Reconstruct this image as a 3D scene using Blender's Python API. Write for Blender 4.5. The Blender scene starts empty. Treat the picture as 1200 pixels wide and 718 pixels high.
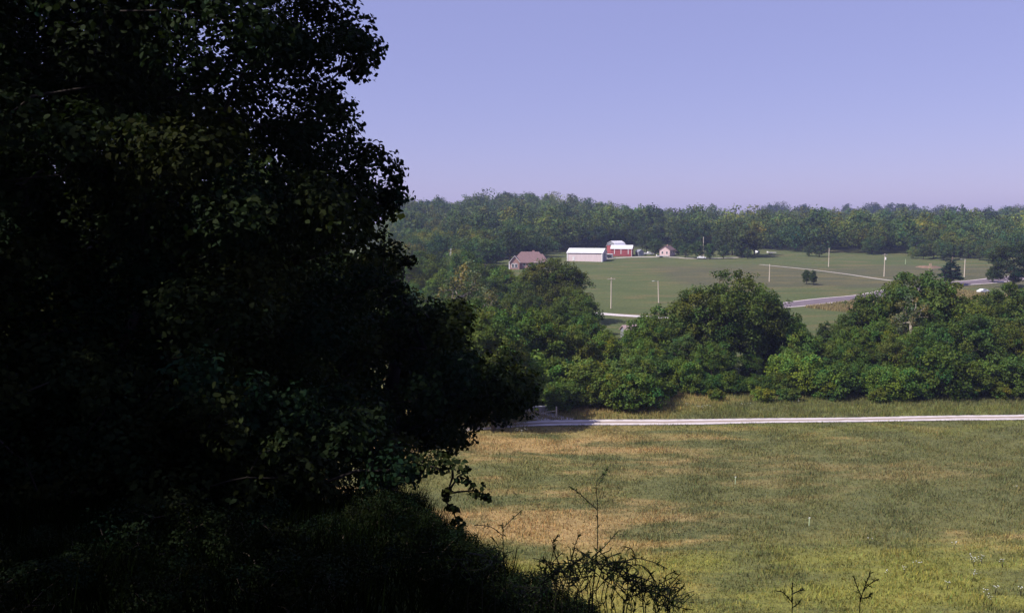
import bpy, bmesh, math, random
import numpy as np
from mathutils import Vector, Matrix
R = math.radians
rng = np.random.default_rng(7)
random.seed(7)
scene = bpy.context.scene
COL = scene.collection
F = 1039.0
PITCH = R(5.33)

# ------------------------------------------------------------------ camera
cam_d = bpy.data.cameras.new('camera'); cam = bpy.data.objects.new('camera', cam_d); COL.objects.link(cam)
cam.location = (0, 0, 0); cam.rotation_euler = (R(90) - PITCH, 0, 0)
cam_d.sensor_width = 36; cam_d.lens = 36 * F / 1200; cam_d.clip_start = 0.1; cam_d.clip_end = 9000
scene.camera = cam

def ray(u, v):
    a = (u - 600) / F; b = (359 - v) / F
    return a, math.cos(PITCH) + b * math.sin(PITCH), -math.sin(PITCH) + b * math.cos(PITCH)
def at(u, v, Y):
    a, dy, dz = ray(u, v)
    return Vector((a * Y / dy, Y, dz * Y / dy))

# ------------------------------------------------------------------ terrain
def sm(e0, e1, x):
    t = np.clip((x - e0) / (e1 - e0), 0, 1); return t * t * (3 - 2 * t)
U_T = np.array([300, 440, 520, 590, 650, 740, 860, 1300])
# skyline (pixel row) of the tree tops on the nearer hill
V_T = np.array([249, 248, 246, 240, 247, 255, 259, 268])
Z_T = (262 - V_T) / F * 850 - 11
UR = np.array([700, 860, 920, 1000, 1100, 1200, 1400]); VR = np.array([257, 257, 253, 256, 257, 257, 255])
Z_R = (262 - VR) / F * 1250 - 12
def H(x, y):
    x = np.asarray(x, float); y = np.asarray(y, float)
    yy = np.maximum(y, 60)
    u = 600 + F * x / yy
    zc = np.interp(u, U_T, Z_T); zr = np.interp(u, UR, Z_R)
    base = -26 + 10 * sm(215, 560, y) * 1.12
    left = base + (zc + 16) * sm(480, 860, y) - 26 * sm(930, 1500, y)
    right = base + (zr + 16) * sm(540, 1260, y) - 26 * sm(1350, 2000, y)
    w = sm(835, 925, u)
    val = left * (1 - w) + right * w
    val = val + 0.25 * np.sin(x * .05 + 1.3) * np.cos(y * .043) + .12 * np.sin(x * .13 + y * .09)
    val = val + 3.2 * np.sin(x * .021 + .6) * np.sin(y * .0165 + x * .004) * sm(600, 720, y)
    # bluff on which the camera stands
    a = x / np.sqrt(np.maximum(y, 0) ** 2 + 30)
    k = np.interp(a, [-1.5, -.5, -.25, -.106, -.038, .02, .1, .4, 1.0], [.12, .14, .14, .14, .205, .25, .30, .40, .5])
    yp = np.maximum(y, 0)
    bl = -(1.62 + k * yp + .006 * yp * yp) - .18 * np.maximum(x, 0) * (1 - sm(0, 20, y)) + .1 * np.sin(x * 1.1 + .5) * np.sin(y * .9)
    bl = np.where(y < 0, bl + .12 * np.minimum(-y, 30), bl)
    bl = np.where(x > 60, bl - (x - 60) * .5, bl)
    d = np.clip((bl - val) / 6, -30, 30)
    return val + 6 * np.log1p(np.exp(d)) * np.where(d > -6, 1, 0)
def h(x, y): return float(H(x, y))
def ground(u, v):
    a, dy, dz = ray(u, v)
    lo = 45.0; Y = lo
    while Y < 1500:
        if dz * Y / dy <= h(a * Y / dy, Y):
            for _ in range(20):
                m = (Y - 2 + Y) / 2
                break
            # refine
            p, q = Y - 2, Y
            for _ in range(20):
                m = (p + q) / 2
                if dz * m / dy <= h(a * m / dy, m): q = m
                else: p = m
            return Vector((a * q / dy, q, h(a * q / dy, q)))
        Y += 2
    return at(u, v, 1000)
def gY(u, Y):
    x = (u - 600) / F * Y * 1.0
    # correct for pitch
    for _ in range(6):
        z = h(x, Y); f = Y * math.cos(PITCH) - z * math.sin(PITCH); x = (u - 600) / F * f
    return Vector((x, Y, h(x, Y)))

# ------------------------------------------------------------------ object helpers
def tag(o, label=None, cat=None, group=None, kind=None):
    if label: o['label'] = label
    if cat: o['category'] = cat
    if group: o['group'] = group
    if kind: o['kind'] = kind
    return o
def empty(name, loc=(0, 0, 0), rz=0, label=None, cat=None, group=None):
    o = bpy.data.objects.new(name, None); COL.objects.link(o); o.location = loc; o.rotation_euler = (0, 0, rz)
    o.empty_display_size = .3
    return tag(o, label, cat, group)
def link(name, me, parent=None):
    o = bpy.data.objects.new(name, me); COL.objects.link(o)
    if parent: o.parent = parent
    return o
def np_mesh(name, V, nper, mat, col=None, smooth=False):
    """V: (nfaces*nper,3) loose polygons"""
    me = bpy.data.meshes.new(name)
    nv = len(V); nf = nv // nper
    me.vertices.add(nv); me.loops.add(nv); me.polygons.add(nf)
    me.vertices.foreach_set('co', np.ascontiguousarray(V, dtype=np.float32).ravel())
    me.loops.foreach_set('vertex_index', np.arange(nv, dtype=np.int32))
    me.polygons.foreach_set('loop_start', np.arange(0, nv, nper, dtype=np.int32))
    me.polygons.foreach_set('loop_total', np.full(nf, nper, dtype=np.int32))
    if col is not None:
        ca = me.attributes.new('tone', 'FLOAT_COLOR', 'POINT')
        c4 = np.ones((nv, 4), np.float32); c4[:, :3] = np.repeat(col, nper, axis=0)
        ca.data.foreach_set('color', c4.ravel())
    me.update(calc_edges=True)
    me.materials.append(mat)
    return me
class MB:
    def __init__(s): s.bm = bmesh.new()
    def box(s, c, d, rz=0):
        M = Matrix.Translation(c) @ Matrix.Rotation(rz, 4, 'Z') @ Matrix.Diagonal((d[0], d[1], d[2], 1))
        bmesh.ops.create_cube(s.bm, size=1, matrix=M); return s
    def poly(s, vs):
        s.bm.faces.new([s.bm.verts.new(v) for v in vs]); return s
    def solid(s, vs, fs):
        b = [s.bm.verts.new(v) for v in vs]
        for f in fs: s.bm.faces.new([b[i] for i in f])
        return s
    def tube(s, pts, rad, n=6, cap=True):
        pts = [Vector(p) for p in pts]; rings = []
        for i, p in enumerate(pts):
            d = (pts[min(i + 1, len(pts) - 1)] - pts[max(i - 1, 0)]).normalized()
            a = d.cross(Vector((0, 0, 1))) if abs(d.z) < .9 else d.cross(Vector((1, 0, 0)))
            a.normalize(); b = d.cross(a)
            r = rad[i] if hasattr(rad, '__len__') else rad
            rings.append([s.bm.verts.new(p + (a * math.cos(2 * math.pi * k / n) + b * math.sin(2 * math.pi * k / n)) * r) for k in range(n)])
        for q, w in zip(rings[:-1], rings[1:]):
            for k in range(n): s.bm.faces.new((q[k], q[(k + 1) % n], w[(k + 1) % n], w[k]))
        if cap:
            s.bm.faces.new(rings[0][::-1]); s.bm.faces.new(rings[-1])
        return s
    def mesh(s, name, mat, bevel=0, smooth=False):
        if bevel: bmesh.ops.bevel(s.bm, geom=s.bm.edges[:], offset=bevel, segments=2, affect='EDGES')
        bmesh.ops.recalc_face_normals(s.bm, faces=s.bm.faces[:])
        me = bpy.data.meshes.new(name); s.bm.to_mesh(me); s.bm.free(); me.materials.append(mat)
        if smooth:
            for p in me.polygons: p.use_smooth = True
        return me
    def build(s, name, mat, parent=None, bevel=0, smooth=False):
        return link(name, s.mesh(name, mat, bevel, smooth), parent)

# ------------------------------------------------------------------ materials
def newmat(name):
    m = bpy.data.materials.new(name); m.use_nodes = True; nt = m.node_tree
    for n in list(nt.nodes): nt.nodes.remove(n)
    return m, nt, nt.nodes, nt.links
def N(nt, t, **kw):
    n = nt.nodes.new(t)
    for k, v in kw.items():
        if k.startswith('i_'):
            key = k[2:].replace('_', ' ')
            n.inputs[key].default_value = v
        else: setattr(n, k, v)
    return n
def ramp(nt, fac, stops, interp='LINEAR'):
    r = nt.nodes.new('ShaderNodeValToRGB'); r.color_ramp.interpolation = interp
    e = r.color_ramp.elements
    e[0].position, e[0].color = stops[0][0], tuple(stops[0][1]) + (1,)
    e[1].position, e[1].color = stops[-1][0], tuple(stops[-1][1]) + (1,)
    for p, c in stops[1:-1]:
        x = e.new(p); x.color = tuple(c) + (1,)
    nt.links.new(fac, r.inputs[0]); return r.outputs[0]
def noise(nt, vec, scale, detail=4, rough=.55, dist=0):
    n = nt.nodes.new('ShaderNodeTexNoise'); n.inputs['Scale'].default_value = scale; n.inputs['Detail'].default_value = detail
    n.inputs['Roughness'].default_value = rough; n.inputs['Distortion'].default_value = dist
    nt.links.new(vec, n.inputs['Vector']); return n.outputs[0]
def mix(nt, f, a, b, mode='MIX'):
    m = nt.nodes.new('ShaderNodeMix'); m.data_type = 'RGBA'; m.blend_type = mode
    for sock, v in ((0, f), (6, a), (7, b)):
        if isinstance(v, (int, float)): m.inputs[sock].default_value = v
        elif isinstance(v, tuple): m.inputs[sock].default_value = v + (1,)
        else: nt.links.new(v, m.inputs[sock])
    return m.outputs[2]
def mapr(nt, v, a, b, c=0, d=1, smooth=True):
    m = nt.nodes.new('ShaderNodeMapRange'); m.inputs[1].default_value = a; m.inputs[2].default_value = b
    m.inputs[3].default_value = c; m.inputs[4].default_value = d
    if smooth: m.interpolation_type = 'SMOOTHSTEP'
    nt.links.new(v, m.inputs[0]); return m.outputs[0]
def math_(nt, op, a, b=None):
    m = nt.nodes.new('ShaderNodeMath'); m.operation = op
    for i, v in enumerate((a, b)):
        if v is None: continue
        if isinstance(v, (int, float)): m.inputs[i].default_value = v
        else: nt.links.new(v, m.inputs[i])
    return m.outputs[0]

def leaf_mat(name, rough=.6, trans=.22, spec=.12):
    m, nt, ns, ls = newmat(name)
    at_ = N(nt, 'ShaderNodeAttribute', attribute_name='tone'); oi = N(nt, 'ShaderNodeObjectInfo')
    c = mix(nt, 1.0, at_.outputs['Color'], oi.outputs['Color'], 'MULTIPLY')
    p = N(nt, 'ShaderNodeBsdfPrincipled'); ls.new(c, p.inputs['Base Color']); p.inputs['Roughness'].default_value = rough
    p.inputs['Specular IOR Level'].default_value = spec
    t = N(nt, 'ShaderNodeBsdfTranslucent'); c2 = mix(nt, 1.0, c, (1.25, 1.3, .6), 'MULTIPLY'); ls.new(c2, t.inputs[0])
    x = N(nt, 'ShaderNodeMixShader'); x.inputs[0].default_value = trans; ls.new(p.outputs[0], x.inputs[1]); ls.new(t.outputs[0], x.inputs[2])
    o = N(nt, 'ShaderNodeOutputMaterial'); ls.new(x.outputs[0], o.inputs[0]); return m
def plain(name, c1, c2=None, scale=3, rough=.8, metal=0, spec=.3, bump=0, stretch=(1, 1, 1)):
    m, nt, ns, ls = newmat(name)
    tc = N(nt, 'ShaderNodeTexCoord'); mp = N(nt, 'ShaderNodeMapping'); mp.inputs['Scale'].default_value = stretch
    ls.new(tc.outputs['Object'], mp.inputs[0])
    p = N(nt, 'ShaderNodeBsdfPrincipled'); p.inputs['Roughness'].default_value = rough; p.inputs['Metallic'].default_value = metal
    p.inputs['Specular IOR Level'].default_value = spec
    n = noise(nt, mp.outputs[0], scale, 5, .6)
    c2 = c2 or tuple(x * .75 for x in c1)
    c = mix(nt, mapr(nt, n, .35, .65), c1, c2); ls.new(c, p.inputs['Base Color'])
    if bump:
        b = N(nt, 'ShaderNodeBump'); b.inputs['Strength'].default_value = bump; b.inputs['Distance'].default_value = .02
        ls.new(n, b.inputs['Height']); ls.new(b.outputs[0], p.inputs['Normal'])
    o = N(nt, 'ShaderNodeOutputMaterial'); ls.new(p.outputs[0], o.inputs[0]); return m

M_leaf = leaf_mat('foliage', trans=.3); M_leaf_near = leaf_mat('foliage_close', .7, .2, .04)
M_bark = plain('bark', (.10, .075, .055), (.045, .035, .028), 4, .95, stretch=(1, 1, .25), bump=.6)
M_bark_dark = plain('dark_bark', (.028, .022, .018), (.015, .012, .010), 4, .95, stretch=(1, 1, .25), bump=.6)
M_bark_pale = plain('pale_bark', (.36, .32, .27), (.20, .17, .13), 2.5, .9, stretch=(1, 1, .4))
M_pole = plain('weathered_pole', (.60, .52, .42), (.48, .41, .32), 4, .9, stretch=(1, 1, .1))
M_white = plain('white_paint', (.80, .78, .78), (.70, .68, .68), 1, .5)
M_whiteroof = plain('white_metal_roof', (.82, .80, .82), (.74, .72, .74), .6, .4, spec=.5)
M_siding = plain('pale_siding', (.72, .60, .61), (.66, .54, .55), .8, .6, stretch=(3, 3, .3))
M_pinkwall = plain('pale_pink_siding', (.66, .48, .47), (.58, .42, .42), 1, .7)
M_shingle = plain('brown_shingles', (.21, .135, .135), (.155, .10, .10), 1.5, .9, stretch=(1, 1, 4))
M_brick = plain('red_brown_brick', (.40, .24, .22), (.32, .19, .17), 2, .9)
M_red = plain('red_barn_siding', (.36, .085, .09), (.28, .065, .07), 1, .75, stretch=(3, 3, .3))
M_dark = plain('dark_opening_eave_shade', (.02, .02, .022), (.03, .03, .03), 1, .6)  # also colours the painted shade under the barn eave
M_glass = plain('window_glass', (.03, .035, .045), (.04, .045, .055), 1, .08, spec=.8)
M_grey = plain('grey_metal', (.28, .29, .33), (.2, .21, .24), 1, .55)
M_tyre = plain('tyre_rubber', (.02, .02, .02), (.03, .03, .03), 5, .9)
M_carwhite = plain('white_car_paint', (.80, .80, .80), (.77, .77, .77), 1, .25, spec=.6)
M_conc = plain('pale_concrete', (.62, .56, .55), (.5, .45, .44), 1.5, .85)
M_tan = plain('tan_board', (.55, .40, .26), (.45, .33, .2), 2, .85)
M_green_plastic = plain('pale_green_stake', (.45, .55, .32), (.4, .5, .3), 2, .7)
M_stem = plain('weed_stem', (.022, .022, .012), (.015, .017, .010), 8, .8)
M_petal = plain('white_petals', (.66, .66, .60), (.7, .72, .62), 20, .8)
M_soil = plain('dirt', (.22, .14, .095), (.16, .11, .07), .4, .95)

# shared grassland colour, driven by position on the ground
def field_color(nt, fine=True):
    ls = nt.links
    g = N(nt, 'ShaderNodeNewGeometry'); sx = N(nt, 'ShaderNodeSeparateXYZ'); ls.new(g.outputs['Position'], sx.inputs[0])
    X, Y = sx.outputs[0], sx.outputs[1]
    flat = N(nt, 'ShaderNodeCombineXYZ'); ls.new(X, flat.inputs[0]); ls.new(Y, flat.inputs[1])
    P = flat.outputs[0]
    mp = N(nt, 'ShaderNodeMapping'); mp.inputs['Scale'].default_value = (.45, 1.25, 1); ls.new(P, mp.inputs[0]); Q = mp.outputs[0]
    n1 = noise(nt, Q, .05, 6, .62, .4); n2 = noise(nt, Q, .19, 5, .62, .5); n3 = noise(nt, P, 1.1, 5, .65); n4 = noise(nt, Q, .028, 3, .5)
    olive = (.185, .178, .064); dark = (.135, .142, .058); tan = (.42, .285, .125); lime = (.260, .260, .056)
    c = mix(nt, mapr(nt, n2, .38, .60), dark, olive)
    # tan strip patches
    tn = math_(nt, 'ADD', math_(nt, 'MULTIPLY', n1, .6), math_(nt, 'MULTIPLY', n2, .4))
    wx = mapr(nt, X, -5, 42, .085, 0.0)          # drier on the left of the field
    dry = mapr(nt, Y, 78, 112, 0, 1)
    tn = math_(nt, 'ADD', tn, wx)
    c = mix(nt, math_(nt, 'MULTIPLY', mapr(nt, tn, .515, .62), .85), c, tan)
    # greener near foot of bluff and along the lane verge
    yn = math_(nt, 'ADD', Y, math_(nt, 'MULTIPLY', n4, 40))
    nearf = mapr(nt, yn, 82, 94, 1, 0)
    c = mix(nt, math_(nt, 'MULTIPLY', nearf, mapr(nt, n2, .34, .58, .15, .75)), c, lime)
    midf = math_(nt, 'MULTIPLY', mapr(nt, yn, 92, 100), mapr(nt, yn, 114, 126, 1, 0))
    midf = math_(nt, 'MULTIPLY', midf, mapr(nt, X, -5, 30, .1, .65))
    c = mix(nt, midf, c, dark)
    verge = math_(nt, 'MULTIPLY', mapr(nt, Y, 104, 112), mapr(nt, Y, 128, 140, 1, 0))
    c = mix(nt, math_(nt, 'MULTIPLY', verge, mapr(nt, n2, .4, .56, 0.0, .6)), c, (.15, .17, .05))
    # far meadow: green hay ground above, browner below
    mead = mix(nt, mapr(nt, n1, .4, .6), (.108, .126, .050), (.090, .114, .044))
    brown = mix(nt, mapr(nt, n2, .4, .6), (.112, .094, .066), (.096, .090, .058))
    bsel = math_(nt, 'MULTIPLY', mapr(nt, math_(nt, 'ADD', Y, math_(nt, 'MULTIPLY', n1, 60)), 345, 365), mapr(nt, math_(nt, 'ADD', Y, math_(nt, 'MULTIPLY', n1, 60)), 425, 450, 1, 0))
    bsel = math_(nt, 'MULTIPLY', bsel, mapr(nt, X, 55, 70))
    mead = mix(nt, math_(nt, 'MULTIPLY', bsel, .6), mead, brown)
    strip = noise(nt, Q, .09, 4, .6, .2)
    mead = mix(nt, mapr(nt, strip, .48, .64, 0, .75), mead, (.155, .135, .062))
    c = mix(nt, mapr(nt, Y, 140, 165), c, mead)
    # dry verge below the paved road
    # forest floor
    rise = mapr(nt, Y, 505, 545)
    c = mix(nt, rise, c, (.05, .06, .028))
    # bluff side
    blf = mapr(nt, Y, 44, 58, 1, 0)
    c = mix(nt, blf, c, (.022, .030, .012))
    v = mapr(nt, n3, .3, .7, .72, 1.28, False)
    cc = N(nt, 'ShaderNodeCombineXYZ')
    for i in range(3): ls.new(v, cc.inputs[i])
    return mix(nt, 1.0, c, cc.outputs[0], 'MULTIPLY'), P, n3
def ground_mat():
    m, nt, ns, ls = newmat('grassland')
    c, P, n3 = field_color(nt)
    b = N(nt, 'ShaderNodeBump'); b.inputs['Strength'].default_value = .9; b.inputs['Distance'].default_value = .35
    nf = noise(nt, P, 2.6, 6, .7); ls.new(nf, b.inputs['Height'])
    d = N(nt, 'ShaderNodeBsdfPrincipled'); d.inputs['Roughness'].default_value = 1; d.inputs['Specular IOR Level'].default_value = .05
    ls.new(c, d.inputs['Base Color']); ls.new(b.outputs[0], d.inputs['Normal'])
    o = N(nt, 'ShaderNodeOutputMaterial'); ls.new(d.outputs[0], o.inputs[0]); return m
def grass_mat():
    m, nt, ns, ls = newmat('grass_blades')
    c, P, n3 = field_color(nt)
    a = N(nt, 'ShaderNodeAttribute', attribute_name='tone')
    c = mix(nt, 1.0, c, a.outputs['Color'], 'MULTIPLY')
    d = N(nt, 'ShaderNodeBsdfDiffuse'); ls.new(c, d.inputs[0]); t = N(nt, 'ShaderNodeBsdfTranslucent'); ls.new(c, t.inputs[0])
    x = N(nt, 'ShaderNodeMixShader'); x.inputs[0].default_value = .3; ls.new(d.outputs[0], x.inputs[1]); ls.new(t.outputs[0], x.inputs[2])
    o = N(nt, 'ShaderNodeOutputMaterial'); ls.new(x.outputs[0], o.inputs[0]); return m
M_ground = ground_mat(); M_grass = grass_mat()

# ------------------------------------------------------------------ ground sheet
def axis(segs):
    out = []
    for a, b, s in segs: out += list(np.arange(a, b, s))
    out.append(segs[-1][1]); return np.array(out)
gx = axis([(-2200, -600, 100), (-600, -150, 25), (-150, -30, 4), (-30, 30, 1.2), (30, 300, 4), (300, 700, 20), (700, 2200, 100)])
gy = axis([(-500, -30, 30), (-30, 0, 3), (0, 62, 1), (62, 620, 4), (620, 1600, 14), (1600, 3200, 100)])
GX, GY = np.meshgrid(gx, gy); GZ = H(GX, GY)
V = np.stack([GX, GY, GZ], -1).reshape(-1, 3)
nx, ny = len(gx), len(gy)
i = np.arange(nx - 1)[None, :] + nx * np.arange(ny - 1)[:, None]
Fq = np.stack([i, i + 1, i + nx + 1, i + nx], -1).reshape(-1, 4)
me = bpy.data.meshes.new('ground'); me.from_pydata(V.tolist(), [], Fq.tolist()); me.materials.append(M_ground)
me.polygons.foreach_set('use_smooth', np.ones(len(Fq), bool))
tag(link('ground', me), kind='structure', label='grassy valley floor, meadow and wooded hillsides')

# ------------------------------------------------------------------ roads
def ribbon(pts, w, dz, step=3.0, cross=4):
    P = [Vector((p[0], p[1], 0)) for p in pts]
    # catmull-rom
    out = []
    for k in range(len(P) - 1):
        p0 = P[max(k - 1, 0)]; p1 = P[k]; p2 = P[k + 1]; p3 = P[min(k + 2, len(P) - 1)]
        n = max(2, int((p2 - p1).length / step))
        for j in range(n):
            t = j / n
            out.append(.5 * ((2 * p1) + (p2 - p0) * t + (2 * p0 - 5 * p1 + 4 * p2 - p3) * t * t + (3 * p1 - p0 - 3 * p2 + p3) * t ** 3))
    out.append(P[-1])
    vs = []; fs = []
    for k, p in enumerate(out):
        d = (out[min(k + 1, len(out) - 1)] - out[max(k - 1, 0)]).normalized(); nrm = Vector((-d.y, d.x, 0))
        for c in range(cross + 1):
            off = (c / cross - .5)
            ww = w + .5 * math.sin(k * .37) * (.25 if w < 5 else 0)
            q = p + nrm * off * ww; vs.append((q.x, q.y, h(q.x, q.y) + dz))
    for k in range(len(out) - 1):
        for c in range(cross):
            a = k * (cross + 1) + c; fs.append((a, a + 1, a + cross + 2, a + cross + 1))
    return vs, fs, out
def lane_mat(name, w, c_track, c_mid, mid_w, amount):
    m, nt, ns, ls = newmat(name)
    at_ = N(nt, 'ShaderNodeAttribute', attribute_name='across'); g = N(nt, 'ShaderNodeNewGeometry')
    n = noise(nt, g.outputs['Position'], .9, 5, .65); n2 = noise(nt, g.outputs['Position'], .25, 4, .6)
    edge = math_(nt, 'ADD', at_.outputs['Fac'], math_(nt, 'MULTIPLY', math_(nt, 'SUBTRACT', n2, .5), .9))
    f = math_(nt, 'MULTIPLY', mapr(nt, math_(nt, 'ABSOLUTE', edge), mid_w, mid_w + .22, 1, 0), amount)
    tr = mix(nt, mapr(nt, n, .35, .65), c_track, tuple(x * .86 for x in c_track))
    c = mix(nt, f, tr, c_mid)
    c = mix(nt, mapr(nt, math_(nt, 'ADD', math_(nt, 'ABSOLUTE', at_.outputs['Fac']), math_(nt, 'MULTIPLY', math_(nt, 'SUBTRACT', n, .5), .9)), .72, 1.0), c, tuple(x * .45 for x in c_track))
    p = N(nt, 'ShaderNodeBsdfPrincipled'); p.inputs['Roughness'].default_value = .95; p.inputs['Specular IOR Level'].default_value = .1
    ls.new(c, p.inputs['Base Color']); o = N(nt, 'ShaderNodeOutputMaterial'); ls.new(p.outputs[0], o.inputs[0]); return m
def road(name, pts, w, dz, mat, label, parent=None, cross=6):
    vs, fs, _ = ribbon(pts, w, dz, cross=cross)
    me = bpy.data.meshes.new(name); me.from_pydata(vs, [], fs); me.materials.append(mat)
    a = me.attributes.new('across', 'FLOAT', 'POINT')
    a.data.foreach_set('value', np.array([((k % (cross + 1)) / cross - .5) * 2 for k in range(len(vs))], np.float32))
    o = link(name, me, parent)
    if not parent: tag(o, label, kind='structure')
    return o
M_gravel = lane_mat('white_gravel', 4, (.60, .54, .53), (.30, .24, .19), .17, 1.0)
M_track = lane_mat('pale_track', 3, (.46, .42, .36), (.22, .2, .13), .05, .6)
M_asph = plain('worn_asphalt', (.17, .135, .15), (.145, .115, .13), .5, .9)
M_should = plain('pale_shoulder', (.55, .48, .47), (.44, .38, .36), .5, .95)
LANE_PX = [(1320, 487.2), (1200, 489), (1080, 490.5), (950, 492.5), (820, 494.5), (720, 495), (668, 495.4), (640, 496), (600, 498), (550, 502), (500, 507)]
lane = [ground(*p) for p in LANE_PX]
road('gravel_lane', lane, 3.0, .07, M_gravel, 'white gravel lane across the field below the tree belt')
road('gravel_turnout', [ground(*p) for p in [(664, 494), (646, 490.5), (632, 486), (618, 482), (600, 477)]], 4.2, .062, M_gravel, 'shaded gravel side lane turning away among the trees')
RD = [(1330, 318), (1230, 323.5), (1146, 330.5), (1080, 337), (1017, 347.5), (920, 357.5), (880, 361), (840, 366), (810, 374)]
rd = [ground(*p) for p in RD]
rd_w = 12.0
road('road_shoulder', rd, 10.8, .05, M_should, 'pale gravel shoulders of the paved road')
road('paved_road', rd, 8.2, .09, M_asph, 'purplish grey paved county road through the valley')
road('gravel_road', [ground(*p) for p in [(850, 377), (790, 373), (728, 369.5), (690, 367), (640, 369.5), (590, 372)]], 4, .06, M_conc, 'narrow pale road glimpsed left of the round belt tree')
M_line = plain('road_line', (.7, .66, .6), (.6, .56, .5), 1, .8)
TR = [(890, 310), (905, 311.5), (950, 316), (990, 321), (1027, 326.5), (1045, 329)]
road('farm_track', [ground(*p) for p in TR], 1.9, .06, M_track, 'pale farm track crossing the far meadow')
road('farmyard', [ground(*p) for p in [(700, 304), (735, 301.5), (790, 301.5), (815, 303), (870, 301.5)]], 5, .05, M_track, 'pale farmyard drive in front of the farm buildings')

# ------------------------------------------------------------------ foliage
LOBED = np.array([(0, -.5), (.30, -.15), (.33, .22), (0, .52), (-.36, .18), (-.24, -.2)])
RHOMB = np.array([(0, -.5), (.36, .02), (0, .5), (-.36, -.02)])
def unit(v): return v / np.maximum(np.linalg.norm(v, axis=-1, keepdims=True), 1e-9)
def leaves(C, rad, per, size, r, shape=RHOMB, flat=.8, sub=9, base=(.055, .10, .028), clumpvar=.18, leafvar=.25, up=.35, droop=0, subr=.42, nrand=.55):
    """C: (n,3) clump centres, rad: (n,) radii, per: leaves per clump (or array)"""
    n = len(C); per = np.broadcast_to(np.asarray(per), (n,)).astype(int)
    idx = np.repeat(np.arange(n), per); L = len(idx)
    # sub clumps
    sd = unit(r.normal(size=(n, sub, 3)) + np.array([0, 0, .35])); sr = r.uniform(.35, .9, size=(n, sub, 1))
    sc = sd * sr
    k = r.integers(0, sub, L)
    off = unit(r.normal(size=(L, 3))) * (r.uniform(.25, 1, (L, 1)) ** .5) * subr
    rel = sc[idx, k] + off
    rel[:, 2] *= flat
    P = C[idx] + rel * rad[idx][:, None]
    P[:, 2] -= droop * np.abs(rel[:, 0] * rad[idx])
    nrm = unit(unit(rel) * .7 + r.normal(size=(L, 3)) * nrand + np.array([0, 0, up]))
    t = unit(np.cross(nrm, unit(r.normal(size=(L, 3))))); b = np.cross(nrm, t)
    s = size * r.uniform(.65, 1.3, (L, 1))
    m = len(shape)
    V = P[:, None, :] + (t[:, None, :] * shape[None, :, 1:2] + b[:, None, :] * shape[None, :, 0:1]) * s[:, None, :]
    # slight fold
    fold = np.abs(shape[:, 0])[None, :, None] * nrm[:, None, :] * s[:, None, :] * .35
    V = V + fold
    cv = 1 + clumpvar * r.normal(size=(n, 1)); hv = r.normal(size=(n, 1)) * .10
    lv = 1 + leafvar * (r.random((L, 1)) - .5) * 2
    col = np.array(base)[None, :] * np.clip(cv[idx], .5, 1.7) * lv
    hh = hv[idx, 0] + r.normal(size=L) * .06
    col[:, 0] *= 1 + hh * 1.8; col[:, 1] *= 1 + hh * .3; col[:, 2] *= 1 - hh
    return V.reshape(-1, 3), np.clip(col, .002, 1)
def skeleton(C, rad, trunk_pts, r0, r, n=5, keep=1.0, tip=.02, wig=.12):
    """branching skeleton joining the clumps to the trunk"""
    nodes = [Vector(p) for p in trunk_pts]; parent = [-1] + list(range(len(nodes) - 1)); nt = len(nodes)
    top = nodes[-1]
    order = sorted(range(len(C)), key=lambda q: min((Vector(C[q]) - p).length for p in nodes[max(0, nt // 2):nt]))
    for q in order:
        c = Vector(C[q]); best = None
        for j, p in enumerate(nodes):
            if j < nt * .35: continue
            dd = (c - p); cost = dd.length + (1.6 * max(0, p.z - c.z))
            if best is None or cost < best[0]: best = (cost, j)
        nodes.append(c); parent.append(best[1])
    w = [0.0] * len(nodes); 
    for j in range(len(nodes) - 1, nt - 1, -1): w[j] += 1
    for j in range(len(nodes) - 1, 0, -1): w[parent[j]] += w[j]
    mb = MB(); tot = max(w[0], 1)
    rr = [max(tip, r0 * (ww / tot) ** .5) for ww in w]
    for j in range(nt): rr[j] = max(rr[j], r0 * (1 - .55 * j / nt)) 
    mb.tube(nodes[:nt], rr[:nt], n + 3)
    for j in range(nt, len(nodes)):
        if r.random() > keep: continue
        a, b = nodes[parent[j]], nodes[j]; L = (b - a).length
        mid = (a + b) / 2 + Vector(r.normal(size=3) * L * wig)
        ra = min(rr[parent[j]] * .8, rr[j] * 1.5)
        mb.tube([a, mid, b], [ra, (ra + rr[j]) / 2, rr[j] * .7], n, cap=False)
    return mb
LOWDET = {}
def crown_clumps(hgt, rx, zb, n, r, shape='round', rc=(.24, .36)):
    C = []; rad = []
    ry = rx; hc = (hgt - zb) / 2; zc = zb + hc
    tries = 0
    while len(C) < n and tries < 9000:
        tries += 1
        d = unit(r.normal(size=3)); q = r.uniform(.25, .80) ** .7
        t = .5 + .5 * d[2] * q
        if shape == 'cone': w = max(.08, 1.05 - t * .98)
        elif shape == 'tall': w = .8 - .25 * t + .2 * math.sin(t * 3)
        elif shape == 'shrub': w = 1.0
        else: w = 1.0 if t < .6 else 1 - .35 * (t - .6)
        q2 = q if shape != 'cone' else q * 1.0
        p = np.array([d[0] * q * rx * w, d[1] * q * ry * w, zc + d[2] * q * hc])
        rr = r.uniform(*rc) * rx * (w if shape == 'cone' else 1)
        if all(np.linalg.norm((p - c) / np.array([1, 1, .8])) > .45 * (rr + s) for c, s in zip(C, rad)):
            C.append(p); rad.append(rr)
    return np.array(C), np.array(rad)
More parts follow.
